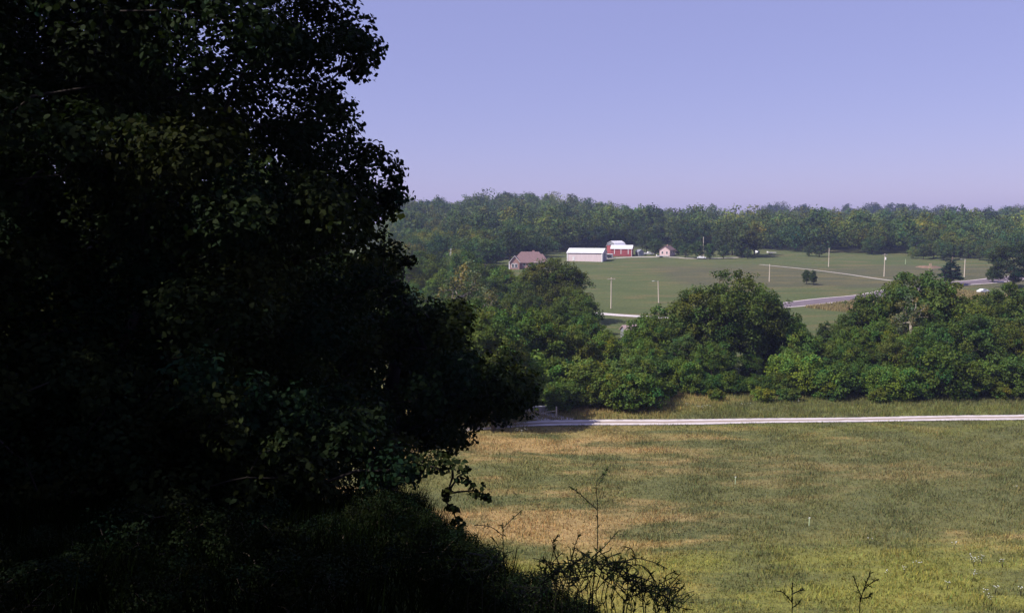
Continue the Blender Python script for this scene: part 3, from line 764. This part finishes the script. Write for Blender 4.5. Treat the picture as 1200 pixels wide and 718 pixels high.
def place(u, v): return ground(u, v)

# white barn
p = place(688, 305); S = mpp(p.y)
bn = empty('barn', p, R(-17), 'long white-roofed pale barn at the upper left corner of the meadow', 'barn')
L, W = 17.5, 11.5; hw, rise = 4.0, 2.0
walls(MB(), L, W, hw, rise).build('wall', M_siding, bn)
gable(MB(), L, W, hw, rise, .35).build('roof', M_whiteroof, bn)
MB().box((0, -W / 2 - .06, hw - .42), (L, .1, .38)).build('eave_shade_strip', M_dark, bn)  # dark strip stands in for the shadow line below the roof edge
for x in (-L / 2 + .15, L / 2 - .2): MB().box((x, -W / 2 - .08, 1.5), (.5, .14, 4)).build('corner_trim', M_white, bn)
MB().box((L / 2 + .05, 0, 1.6), (.1, 4.2, 4)).build('door', M_grey, bn)
MB().box((L / 2 + .05, -W/2+.2, 1.6), (.12, .35, 4.2)).build('corner_trim', M_white, bn)
MB().box((-5.5, -W / 2 - .05, 1.0), (1.1, .08, 2.1)).build('side_door', M_white, bn)
# low white shed beside barn
p = place(713.5, 302.5)
o = empty('open_shed', p, R(-15), 'low pale open-fronted shed just right of the white barn', 'shed')
MB().box((0, 0, 2.1), (4.2, 3.2, .18)).build('roof', M_whiteroof, o)
for x in (-1.9, 1.9):
    for y in (-1.4, 1.4): MB().box((x, y, .9), (.14, .14, 2.3)).build('post', M_white, o)
MB().box((0, 1.45, .9), (3.6, .08, 1.9)).build('back_wall', M_grey, o)
# red barn
p = place(729, 299.5)
rb = empty('red_barn', p, R(-13), 'red barn with white roof and white door stripes in the farmyard', 'barn')
walls(MB(), 11, 8, 3.9, 1.7).build('wall', M_red, rb)
gable(MB(), 11, 8, 3.9, 1.7, .3).build('roof', M_whiteroof, rb)
for x in (-3.6, -.2, 3.6): MB().box((x, -4.05, 2.3), (.35, .1, 2.6)).build('door_stripe', M_white, rb)
MB().box((-1.9, -4.03, 1.4), (2.9, .06, 3.0)).build('door', M_red, rb)
MB().box((1.7, -4.03, 1.4), (2.9, .06, 3.0)).build('door', M_red, rb)
MB().box((5.4, -4.03, 1.4), (.2, .1, 4.2)).build('corner_trim', M_white, rb)
p = place(722, 296.5)
gb = empty('gambrel_barn', p, R(40), 'tall pale gambrel-roofed barn behind the left end of the red barn', 'barn')
walls(MB(), 8, 6.4, 4.2, 1.0).build('wall', M_red, gb)
mb = MB(); l = 4.3
prof = [(-3.6, 3.7), (-2.4, 5.6), (0, 6.7), (2.4, 5.6), (3.6, 3.7)]; vs = [(x, a, b) for x in (-l, l) for a, b in prof] + [(x, a, b - .15) for x in (-l, l) for a, b in prof]
fs = [(k, k + 1, k + 6, k + 5) for k in range(4)] + [(k + 10, k + 15, k + 16, k + 11) for k in range(4)] + [(k, k + 10, k + 11, k + 1) for k in range(4)] + [(k + 5, k + 6, k + 16, k + 15) for k in range(4)]
mb.solid(vs, fs).build('roof', M_whiteroof, gb)
mb = MB(); mb.poly([(-4.0, -3.2, 4.15), (-4.0, 3.2, 4.15), (-4.0, 2.4, 5.4), (-4.0, 0, 6.5), (-4.0, -2.4, 5.4)]); mb.poly([(4.0, -3.2, 4.15), (4.0, 3.2, 4.15), (4.0, 2.4, 5.4), (4.0, 0, 6.5), (4.0, -2.4, 5.4)]); mb.build('gable_wall', M_grey, gb)
# grey shed
p = place(749.5, 299.5)
gs = empty('shed', p, R(-70), 'small grey shed between the red barn and the white pickup', 'shed')
walls(MB(), 3.6, 3.0, 2.2, 1.1).build('wall', M_grey, gs); gable(MB(), 3.6, 3.0, 2.2, 1.1, .25).build('roof', M_grey, gs)
MB().box((0, -1.53, .9), (.9, .06, 1.9)).build('door', M_dark, gs)
# pink house
p = place(782, 299.5)
ph = empty('house', p, R(60), 'small pale pink gabled farmhouse with a dull red roof', 'house')
walls(MB(), 8.0, 5.6, 3.3, 1.9).build('wall', M_pinkwall, ph)
gable(MB(), 8.0, 5.6, 3.3, 1.9, .4).build('roof', M_shingle, ph)
for y in (-1.2, 1.3):
    w = MB().box((-4.03, y, 1.7), (.08, .9, 1.3)).build('window', M_white, ph); MB().box((-4.08, y, 1.7), (.04, .7, 1.1)).build('pane', M_glass, w)
for x in (-2, 1):
    w = MB().box((x, -2.83, 1.8), (.9, .08, 1.2)).build('window', M_white, ph); MB().box((x, -2.88, 1.8), (.7, .04, 1.0)).build('pane', M_glass, w)
MB().box((0, 0, 5.0), (.6, .6, 1.6)).build('chimney', M_brick, ph)
MB().box((3, -3.6, 2.6), (2.6, 1.8, .15)).build('porch_roof', M_shingle, ph)
# brown-roofed house
p = place(621, 313.5)
hs_ = empty('house', p, R(-6), 'large brown-roofed brick house with a white gable, half hidden by trees', 'house')
walls(MB(), 15.5, 9, 2.9).build('wall', M_brick, hs_)
gable(MB(), 15.5, 9, 2.9, 4.3, .5, hip=4.2).build('roof', M_shingle, hs_)
# front gable wing
def xf(mb, dx, dy, rz):
    bmesh.ops.transform(mb.bm, matrix=Matrix.Translation((dx, dy, 0)) @ Matrix.Rotation(rz, 4, 'Z'), verts=mb.bm.verts[:]); return mb
xf(walls(MB(), 6, 4.2, 2.9, 2.6), -6.2, -4.2, R(90)).build('gable_wing', M_brick, hs_)
xf(gable(MB(), 6.6, 4.2, 2.9, 2.75, .35, .16), -6.2, -4.0, R(90)).build('wing_roof', M_shingle, hs_)
mb = MB()
for s in (-1, 1):
    mb.solid([(-6.2 + s * 2.55, -7.63, 2.35), (-6.2 + s * 2.55, -7.63, 2.7), (-6.2, -7.63, 5.75), (-6.2, -7.63, 5.3), (-6.2 + s * 2.55, -7.5, 2.35), (-6.2 + s * 2.55, -7.5, 2.7), (-6.2, -7.5, 5.75), (-6.2, -7.5, 5.3)],
             [(0, 1, 2, 3), (4, 7, 6, 5), (0, 4, 5, 1), (1, 5, 6, 2), (3, 2, 6, 7), (0, 3, 7, 4)])
mb.build('gable_trim', M_white, hs_)
for x in (-7.0, -5.6):
    w = MB().box((x, -7.25, 1.2), (1.2, .12, 1.9)).build('window', M_white, hs_); MB().box((x, -7.33, 1.2), (.7, .06, 1.5)).build('pane', M_glass, w)
MB().box((-8.6, -6.9, 1.2), (.5, .5, 3.4)).build('porch_post', M_white, hs_)
xf(walls(MB(), 6, 6, 2.9), 5.2, -3.2, 0).build('garage_wing', M_white, hs_)
xf(gable(MB(), 7, 6.2, 2.9, 3.4, .5, hip=3.2), 5.2, -3.0, 0).build('garage_roof', M_shingle, hs_)
MB().box((4.6, -6.24, 1.1), (3.0, .1, 2.3)).build('garage_door', M_grey, hs_)
MB().box((7.4, -6.24, 1.4), (.9, .1, 1.2)).build('window', M_glass, hs_)
MB().box((1.5, 1.2, 6.6), (1.0, .8, 2.2)).build('chimney', M_brick, hs_)
for x in (-2.2, .4):
    w = MB().box((x, -4.56, 1.6), (1.1, .1, 1.5)).build('window', M_white, hs_); MB().box((x, -4.63, 1.6), (.85, .05, 1.25)).build('pane', M_glass, w)
# dull pink shed roof peeping out of the belt
p = gY(738, 203); 
sd = empty('shed', p, R(20), 'small shed with a dull pink roof peeping out of the belt below the road', 'shed')
walls(MB(), 3.4, 2.6, 2.0, .9).build('wall', M_grey, sd); gable(MB(), 3.4, 2.6, 2.0, .9, .3).build('roof', plain('dull_pink_roof', (.42, .30, .30), (.33, .24, .24), 1, .8), sd)
MB().box((0, -1.33, .9), (.8, .06, 1.8)).build('door', M_dark, sd)
# two tiny far buildings in the wood
for (u, Y, lab, w_) in [(1157.5, 640, 'tiny white building glimpsed in the wood at far right', 3.6), (1022, 560, 'tiny white shed glimpsed among trees above the meadow', 2.4)]:
    g = gY(u, Y); zt = at(u, 290, Y).z
    o = empty('white_shed', (g.x, g.y, g.z), R(10), lab, 'shed')
    hw = max(3.0, zt - g.z)
    walls(MB(), w_, 3, hw, .9).build('wall', M_white, o); gable(MB(), w_, 3, hw, .9, .2).build('roof', M_whiteroof, o)
    MB().box((0, -1.53, 1), (.8, .06, 2)).build('door', M_grey, o)

# ------------------------------------------------------------------ vehicles
def wheelset(par, L, Wd, rad, xs):
    for x in xs:
        for y in (-Wd / 2 + .1, Wd / 2 - .1):
            w = MB().tube([(x, y - .1, rad), (x, y + .1, rad)], rad, 12).build('wheel', M_tyre, par)
            s = -1 if y < 0 else 1
            MB().tube([(x, y + s * .1, rad), (x, y + s * .115, rad)], rad * .55, 10).build('rim', M_grey, w)
def vehicle(u, v, rz, label, kind='car', name='parked_car', cat='car', group=None):
    p = place(u, v); o = empty(name, p + Vector((0, 0, .08)), rz, label, cat, group)
    if kind == 'car':
        prof = [(-2.2, .35), (-2.25, .8), (-1.9, .95), (-1.35, 1.0), (-.8, 1.45), (.7, 1.47), (1.5, 1.02), (2.1, .92), (2.2, .4)]
    elif kind == 'pickup':
        prof = [(-2.7, .5), (-2.75, 1.0), (-1.7, 1.1), (-1.2, 1.15), (-.7, 1.8), (.5, 1.82), (.6, 1.15), (2.7, 1.15), (2.7, .5)]
    n = len(prof); mb = MB(); Wd = 1.75
    vs = [(x, -Wd / 2 * (.82 if z > 1.2 else 1), z) for x, z in prof] + [(x, Wd / 2 * (.82 if z > 1.2 else 1), z) for x, z in prof]
    mb.solid(vs, [tuple(range(n)), tuple(range(2 * n - 1, n - 1, -1))] + [(k, n + k, n + (k + 1) % n, (k + 1) % n) for k in range(n)])
    mb.build('body', M_carwhite, o, bevel=.04)
    for s in (-1, 1): MB().box((-.1, s * Wd / 2 * .93, 1.3 if kind == 'car' else 1.5), (1.3, .06, .28)).build('side_window', M_glass, o)
    wheelset(o, 4.4, Wd, .33, (-1.45, 1.45) if kind == 'car' else (-1.8, 1.75))
    for s in (-1, 1): MB().box((-2.26 if kind == 'car' else -2.76, s * .6, .75), (.06, .3, .14)).build('headlight', M_whiteroof, o)
    return o
vehicle(760, 299, R(195), 'white pickup parked beside the tree in the farmyard', 'pickup', 'parked_pickup', 'pickup')
vehicle(792, 298.5, R(180), 'small white car parked right of the pink farmhouse', 'car')
vehicle(822, 303.5, R(170), 'white car half hidden under the yard trees', 'car')
vehicle(1152, 343.5, R(20), 'white car on the driveway between the belt trees at right', 'car')
vehicle(887, 297.5, R(60), 'white pickup at the top of the meadow by the golden tree', 'pickup', 'parked_pickup', 'pickup')
def trailer(u, v, rz, label, L=6.0):
    o = empty('flat_trailer', place(u, v), rz, label, 'trailer')
    MB().box((0, 0, .8), (L, 2.3, .25)).build('deck', M_white, o)
    MB().tube([(L / 2, 0, .75), (L / 2 + 1.5, 0, .6)], .07, 6).build('drawbar', M_grey, o)
    MB().box((-L / 2 + .06, 0, 1.15), (.1, 2.2, .5)).build('headboard', M_white, o)
    wheelset(o, L, 2.0, .33, (-.9, -.1)); return o
trailer(776, 301.5, R(4), 'long white flat trailer in front of the pink farmhouse')
trailer(904, 297.5, R(5), 'white flat trailer on the upper meadow right of the golden tree', 4.5)

# ------------------------------------------------------------------ poles, posts, sign
def pole(u, v, vtop, label, arm=0.0, crossarm=True, transformer=False, lamp=False, Y=None, mat=None, rad=.17, lean=0):
    p = place(u, v) if Y is None else gY(u, Y); hh = at(u, vtop, p.y).z - p.z
    o = empty('street_lamp' if lamp else 'utility_pole', p, R(8), label, 'lamp' if lamp else 'utility pole')
    MB().tube([(0, 0, -.5), (lean, 0, hh)], [rad, rad * .7], 8).build('pole', mat or M_pole, o)
    if crossarm:
        MB().box((lean, -.16, hh - .5), (2.3, .12, .14)).build('crossarm', M_pole, o)
        for x in (-1.0, .55, 1.0): MB().tube([(lean + x, -.16, hh - .43), (lean + x, -.16, hh - .2)], .05, 6).build('insulator', M_grey, o)
    if transformer:
        MB().tube([(.35, -.1, hh - 2.6), (.35, -.1, hh - 1.5)], .3, 10).build('transformer', M_white, o)
    if lamp:
        MB().tube([(lean, 0, hh - .3), (lean - .9, 0, hh), (lean - 1.4, 0, hh)], .06, 6).build('arm', M_grey, o)
        MB().box((lean - 1.6, 0, hh - .05), (.6, .25, .16)).build('lamp_head', M_white, o)
    return o
pole(716, 361.5, 325, 'utility pole left of centre in the lower meadow above the paved road', rad=.2)
pole(772, 356, 329, 'leaning utility pole with a lamp arm beside the large round belt tree', crossarm=False, lamp=True, rad=.2, lean=-.35)
pole(901.5, 330, 309.5, 'short utility pole just right of the large round belt tree', crossarm=False, rad=.2)
pole(971, 312.5, 290.5, 'utility pole in the upper meadow above the farm track', crossarm=False, rad=.2)
pole(1036, 324, 297, 'utility pole with a white transformer behind the right belt trees', transformer=True, rad=.2)
pole(1130, 325, 303.5, 'lamp pole beside the paved road at right', crossarm=False, lamp=True, rad=.22)
pole(824, 301, 277.5, 'utility pole among the dark farmyard trees', crossarm=False, rad=.22)
pole(1061, 309.5, 303.5, 'short greenish post at the far end of the meadow', crossarm=False, rad=.12, mat=M_green_plastic)
p = gY(529, 380); fh = at(529, 291, 380).z - p.z
o = empty('flagpole', p, 0, 'white pole with a furled flag above the wood left of the house', 'flagpole')
MB().tube([(0, 0, 0), (0, 0, fh)], [.13, .08], 8).build('pole', M_white, o)
mb = MB(); vs = []
for k in range(7):
    for q in range(4): vs.append((-.15 - .5 * q / 3 * (1 - .3 * math.sin(k)), .1 * math.sin(q * 2 + k), fh - .3 - k * .5))
for dy in (0, .04): pass
fs = [(a * 4 + b, a * 4 + b + 1, a * 4 + b + 5, a * 4 + b + 4) for a in range(6) for b in range(3)]
fo = mb.solid(vs, fs).build('flag', M_white, o); md = fo.modifiers.new('t', 'SOLIDIFY'); md.thickness = .03
p = place(1090, 317)
o = empty('sign_board', p, R(5), 'small tan board on posts beside the bare bank at the end of the meadow', 'sign')
MB().box((0, 0, 1.9), (1.2, .1, 2.4)).build('board', M_tan, o)
for x in (-.5, .5): MB().box((x, .1, .8), (.12, .1, 2.6)).build('post', M_pole, o)
# bare dirt bank
g = place(1088, 313.5)
mb = MB(); nseg = 26; vs = [(0, 0, .8)]
for k in range(nseg):
    a = 2 * math.pi * k / nseg; q = 1 + .2 * math.sin(3 * a + 1) + .1 * math.sin(7 * a); vs.append((5.5 * q * math.cos(a), 5 * q * math.sin(a), 0)); 
for k in range(nseg):
    a = 2 * math.pi * k / nseg; q = 1 + .2 * math.sin(3 * a + 1); vs.append((3.5 * q * math.cos(a), 2.5 * q * math.sin(a), .7))
vs = [(x, y, z + h(g.x + x, g.y + y) - g.z + (-.1 if z == 0 else 0)) for x, y, z in vs]
fs = [(1 + k, 1 + (k + 1) % nseg, 1 + nseg + (k + 1) % nseg, 1 + nseg + k) for k in range(nseg)] + [(0, 1 + nseg + k, 1 + nseg + (k + 1) % nseg) for k in range(nseg)]
o = mb.solid(vs, fs).build('dirt_bank', M_soil); o.location = g; tag(o, 'bare reddish dirt bank at the end of the meadow', kind='structure')
# lane end: concrete headwall, gate post and rail
p = place(634, 483)
o = empty('culvert_headwall', p, R(4), 'low pale concrete headwall at the shaded left end of the gravel lane', 'headwall')
MB().box((-.4, 0, .35), (3.6, .3, .8)).build('wall', M_conc, o, bevel=.03); MB().box((-.4, 0, .82), (3.8, .5, .12)).build('coping', M_white, o)
p = place(652, 489)
o = empty('fence_post', p, 0, 'weathered post with one broken rail where the lane bends', 'fence post')
MB().tube([(0, 0, -.2), (0, 0, 1.5)], .1, 8).build('post', M_pole, o); MB().tube([(.05, 0, .95), (-1.2, .1, .75), (-2.3, .1, .45)], .05, 6).build('rail', M_pole, o)
for (u, v, lab) in [(861.5, 567, 'pale green stake standing near the middle of the field'), (948, 616, 'pale green stake lower in the field, right of centre')]:
    p = place(u, v); o = empty('field_stake', p, 0, lab, 'stake')
    MB().tube([(0, 0, -.1), (0.03, 0, .75)], .045, 6).build('stake', M_green_plastic, o); MB().box((.03, 0, .72), (.12, .05, .12)).build('cap', M_white, o)

# ------------------------------------------------------------------ wildflowers
def flower_proto(seed, hh=.8):
    r = np.random.default_rng(seed); mb = MB(); hd = []
    for k in range(5):
        a = r.uniform(0, 6.28); q = r.uniform(.1, .35); z = hh * r.uniform(.75, 1.1); e = (math.cos(a) * q, math.sin(a) * q, z)
        mb.tube([(0, 0, 0), (e[0] * .3, e[1] * .3, z * .5), e], [.012, .01, .006], 4); hd.append(e)
    st = mb.mesh('wildflower_stem', M_stem)
    heads = []
    for e in hd:
        mb = MB(); bmesh.ops.create_cone(mb.bm, cap_ends=True, segments=9, radius1=.02, radius2=.05, depth=.03, matrix=Matrix.Translation(Vector(e)))
        for q in range(0):
            a = r.uniform(0, 6.28); d = r.uniform(0, .06); c = Vector((e[0] + d * math.cos(a), e[1] + d * math.sin(a), e[2] + .01))
            bmesh.ops.create_icosphere(mb.bm, subdivisions=1, radius=.022, matrix=Matrix.Translation(c) @ Matrix.Diagonal((1, 1, .5, 1)))
        heads.append(mb.mesh('wildflower_head', M_petal))
    return st, heads
FL = [flower_proto(k) for k in range(3)]
spots = [(690, 476), (704, 478), (758, 479), (805, 478), (818, 480), (823, 481), (826, 479), (830, 480), (870, 478), (935, 474), (878, 477), (1139, 660), (1146, 662), (1150, 660), (1141, 664), (1140, 680), (1110, 690), (1166, 697), (1160, 706), (1155, 702), (1196, 698), (1175, 665), (1019, 637), (1118, 644), (612, 510), (606, 508), (616, 507), (1060, 672), (1075, 668), (1190, 575), (1040, 676)]
for k, (u, v) in enumerate(spots):
    p = place(u, v); o = empty('wildflower', p, rng.uniform(0, 6)); s = rng.uniform(.6, 1.0); o.scale = (s, s, s)
    a, b = FL[k % 3]; link('stem', a, o); [link('flower_head', q, o) for q in b]
    if v < 490: t = 'white wildflower on the verge between the gravel lane and the shrubs'; gq = 'white wildflowers on the lane verge'
    elif u < 700: t = 'white wildflower in the grass at the left end of the gravel lane'; gq = 'white wildflowers at the lane end'
    else: t = 'white wildflower in the grass in the lower right of the field'; gq = 'white wildflowers in the lower right field'
    tag(o, t, 'wildflower', gq)

# ------------------------------------------------------------------ tall weeds in the foreground
def weed(label, stems, Y, leafn=16, lsz=.05, rad=.0045, seed=0, name='tall_weed', color=(1, 1, 1)):
    """stems: list of pixel polylines (drawn bottom to top) with depth offset"""
    r = np.random.default_rng(seed)
    b = at(stems[0][0][0], stems[0][0][1], Y); g = Vector((b.x, b.y, h(b.x, b.y)))
    root = empty(name, g, 0, label, 'weed', 'tall weeds at the brow of the slope')
    main = True; LP = []; LD = []
    for s in stems:
        dy = 0 if main else r.uniform(-.25, .25)
        pts = [at(u, v, Y + dy * k / max(1, len(s) - 1)) for k, (u, v) in enumerate(s)]
        if main: pts = [g + Vector((0, 0, -.05))] + pts
        # smooth polyline
        P2 = []
        for k in range(len(pts) - 1):
            p0 = pts[max(k - 1, 0)]; p1 = pts[k]; p2 = pts[k + 1]; p3 = pts[min(k + 2, len(pts) - 1)]
            for j in range(5):
                t = j / 5; P2.append(.5 * ((2 * p1) + (p2 - p0) * t + (2 * p0 - 5 * p1 + 4 * p2 - p3) * t * t + (3 * p1 - p0 - 3 * p2 + p3) * t ** 3))
        P2.append(pts[-1])
        rr = [max(.0026, (rad if main else rad * .6) * (1 - .75 * k / len(P2))) for k in range(len(P2))]
        MB().tube([p - g for p in P2], rr, 5).build('stem' if main else 'branch', M_stem, root, smooth=True)
        nl = int(1.7 * leafn * (1 if main else .7))
        for q in range(nl):
            t = r.uniform(.12, 1); f = t * (len(P2) - 1); k = min(int(f), len(P2) - 2); p = P2[k].lerp(P2[k + 1], f - k)
            LP.append(np.array(p - g)); LD.append(np.array((P2[k + 1] - P2[k]).normalized()))
        main = False
    LP = np.array(LP); LD = np.array(LD); n = len(LP)
    lsz = lsz * .62; out = unit(LD * .9 + r.normal(size=(n, 3)) * .6); nn = unit(np.cross(out, r.normal(size=(n, 3)))); sd = np.cross(out, nn)
    s = lsz * r.uniform(.5, 1.3, (n, 1))
    sh = np.array([(0, 0), (.13, .3), (.10, .65), (0, 1), (-.10, .65), (-.13, .3)])
    V = LP[:, None] + (out[:, None] * sh[None, :, 1:2] + sd[:, None] * sh[None, :, 0:1]) * s[:, None]
    V = V + nn[:, None] * (np.abs(sh[:, 1]) ** 2)[None, :, None] * s[:, None] * .25
    col = np.array([[.05, .075, .025]]) * r.uniform(.6, 1.3, (n, 1))
    link('leaves', np_mesh('weed_leaves', V.reshape(-1, 3), 6, M_leaf_near, col), root)
    return root
weed('tallest weed stalk, with a curled leafy tip and a long left branch', [[(694, 716), (696, 680), (700, 640), (700, 590), (699, 566), (708, 554)],
      [(700, 597), (690, 588), (678, 577), (667, 569)], [(702, 566), (706, 560), (711, 548)], [(696, 672), (684, 690), (672, 700)], [(698, 650), (712, 636), (724, 622)]], 5.0, 22, .04, .005, 1)
weed('second tallest weed stalk left of the tallest, forked at the top', [[(594, 716), (592, 680), (590, 650), (589, 612)], [(590, 618), (600, 608), (612, 597)], [(590, 628), (575, 617), (556, 615)], [(592, 668), (582, 655), (575, 648)], [(596, 690), (602, 664), (606, 640)]], 5.4, 20, .04, .004, 2)
weed('arching weed whose long stem bends over to the right', [[(690, 716), (700, 690), (722, 668), (745, 661), (760, 668), (772, 690)], [(722, 668), (740, 654), (765, 658), (782, 666)], [(745, 661), (742, 645), (733, 640)], [(755, 665), (766, 680), (770, 712)]], 4.6, 20, .045, .0035, 3)
weed('bushy weed between the two tallest stalks', [[(650, 720), (655, 690), (668, 660), (674, 638), (678, 628)], [(656, 690), (645, 668), (650, 640)], [(662, 676), (648, 640), (656, 626)], [(668, 660), (684, 652), (690, 646)], [(655, 696), (638, 680), (632, 660)]], 4.9, 26, .045, .0035, 4)
weed('leaning leafy weed at the left of the weed patch', [[(625, 722), (622, 700), (614, 680), (606, 668)], [(622, 700), (632, 682), (640, 668)], [(618, 690), (604, 686), (596, 678)]], 5.0, 26, .045, .0035, 5)
weed('low feathery weed right of the tallest stalk', [[(730, 724), (733, 704), (740, 690), (748, 680)], [(733, 704), (722, 692), (718, 676)], [(735, 700), (752, 694), (764, 684)]], 4.7, 30, .04, .003, 6)
weed('thin bare-tipped weed at the right end of the patch', [[(782, 726), (786, 708), (794, 694), (800, 688)], [(786, 708), (800, 712), (812, 714)], [(784, 716), (776, 704), (772, 694)]], 4.5, 12, .035, .0025, 7)
weed('low dark weed with round seed heads at the bottom edge', [[(928, 730), (928, 705), (929, 682)], [(928, 705), (918, 694), (910, 692)], [(928, 696), (936, 692), (942, 690)], [(928, 712), (936, 706), (939, 702)]], 4.4, 14, .035, .003, 8)
weed('small spiky weed at the bottom edge near the field flowers', [[(1007, 730), (1008, 705), (1014, 686), (1020, 671)], [(1010, 700), (1004, 686), (1001, 676)], [(1012, 690), (1022, 682), (1030, 678)], [(1009, 700), (1016, 700), (1022, 694)]], 4.4, 16, .035, .003, 9)
r = np.random.default_rng(77)
fill_labels = ['wispy weed', 'leafy low weed', 'dark tangled weed']
fu = sorted([600 + 12 * k + r.uniform(-5, 5) for k in range(17)] + [565, 580, 548] + [626 + 13 * k for k in range(13)] + [770, 784, 742, 712, 668, 650])
for k, u in enumerate(fu):
    top = 700 - 34 * math.exp(-((u - 690) / 60) ** 2) - r.uniform(0, 22) if u > 590 else 660 - r.uniform(0, 20)
    base = 735 if u > 590 else 700
    st = [[(u, base), (u + r.uniform(-6, 6), (base + top) / 2), (u + r.uniform(-16, 20), top)]]
    for q in range(4):
        y0 = top + r.uniform(8, 26); st.append([(u, y0), (u + r.uniform(-14, 14), y0 - 10), (u + r.uniform(-24, 24), y0 - r.uniform(8, 24))])
    weed(f'{fill_labels[k % 3]}, {ordw(k)} from the left in the low tangle', st, r.uniform(4.3, 5.6), 9, .05, .0038, 500 + k)

# ------------------------------------------------------------------ haze
zmin = float(GZ.min()) - 1
mb = MB(); mb.box((0, 1350, (zmin + 48) / 2), (4420, 3720, 48 - zmin))
mh, nt, ns, ls = newmat('haze')
pv = N(nt, 'ShaderNodeVolumePrincipled'); pv.inputs['Color'].default_value = (.55, .62, 1.0, 1); pv.inputs['Density'].default_value = .00022; pv.inputs['Anisotropy'].default_value = .2
oo = N(nt, 'ShaderNodeOutputMaterial'); ls.new(pv.outputs[0], oo.inputs['Volume'])
HAZE = True
if HAZE: tag(mb.build('haze', mh), 'thin blue summer haze over the valley', 'haze', kind='stuff')

# ------------------------------------------------------------------ light
SUN_EL, SUN_AZ = R(47), R(-116)     # azimuth measured from the view direction (+Y) towards +X
sd_ = bpy.data.lights.new('sun', 'SUN'); so = bpy.data.objects.new('sun', sd_); COL.objects.link(so)
sd_.energy = 4.2; sd_.angle = R(.53); sd_.color = (1, .93, .86)
dirv = Vector((math.sin(SUN_AZ) * math.cos(SUN_EL), math.cos(SUN_AZ) * math.cos(SUN_EL), math.sin(SUN_EL)))
so.rotation_euler = dirv.to_track_quat('Z', 'Y').to_euler()
w = bpy.data.worlds.new('World'); scene.world = w; w.use_nodes = True; nt = w.node_tree
bg = nt.nodes['Background']; sky = nt.nodes.new('ShaderNodeTexSky'); sky.sky_type = 'NISHITA'; sky.sun_disc = False
sky.sun_elevation = SUN_EL; sky.sun_rotation = SUN_AZ; sky.altitude = 300; sky.air_density = 1.0; sky.dust_density = .45; sky.ozone_density = 1.0
tint = mix(nt, 1.0, sky.outputs[0], (1.05, .84, 1.06), 'MULTIPLY')
tint = mix(nt, .72, tint, (1.72, 1.80, 3.55))      # the violet-blue of a hazy summer sky
nt.links.new(tint, bg.inputs[0]); bg.inputs[1].default_value = .12
scene.view_settings.view_transform = 'Standard'; scene.view_settings.look = 'None'; scene.view_settings.gamma = 1
scene.view_settings.exposure = 0.55
scene.render.engine = 'CYCLES'
scene.cycles.max_bounces = 6; scene.cycles.diffuse_bounces = 3; scene.cycles.glossy_bounces = 2; scene.cycles.transmission_bounces = 4; scene.cycles.volume_bounces = 0
scene.render.resolution_x = 1024; scene.render.resolution_y = 612
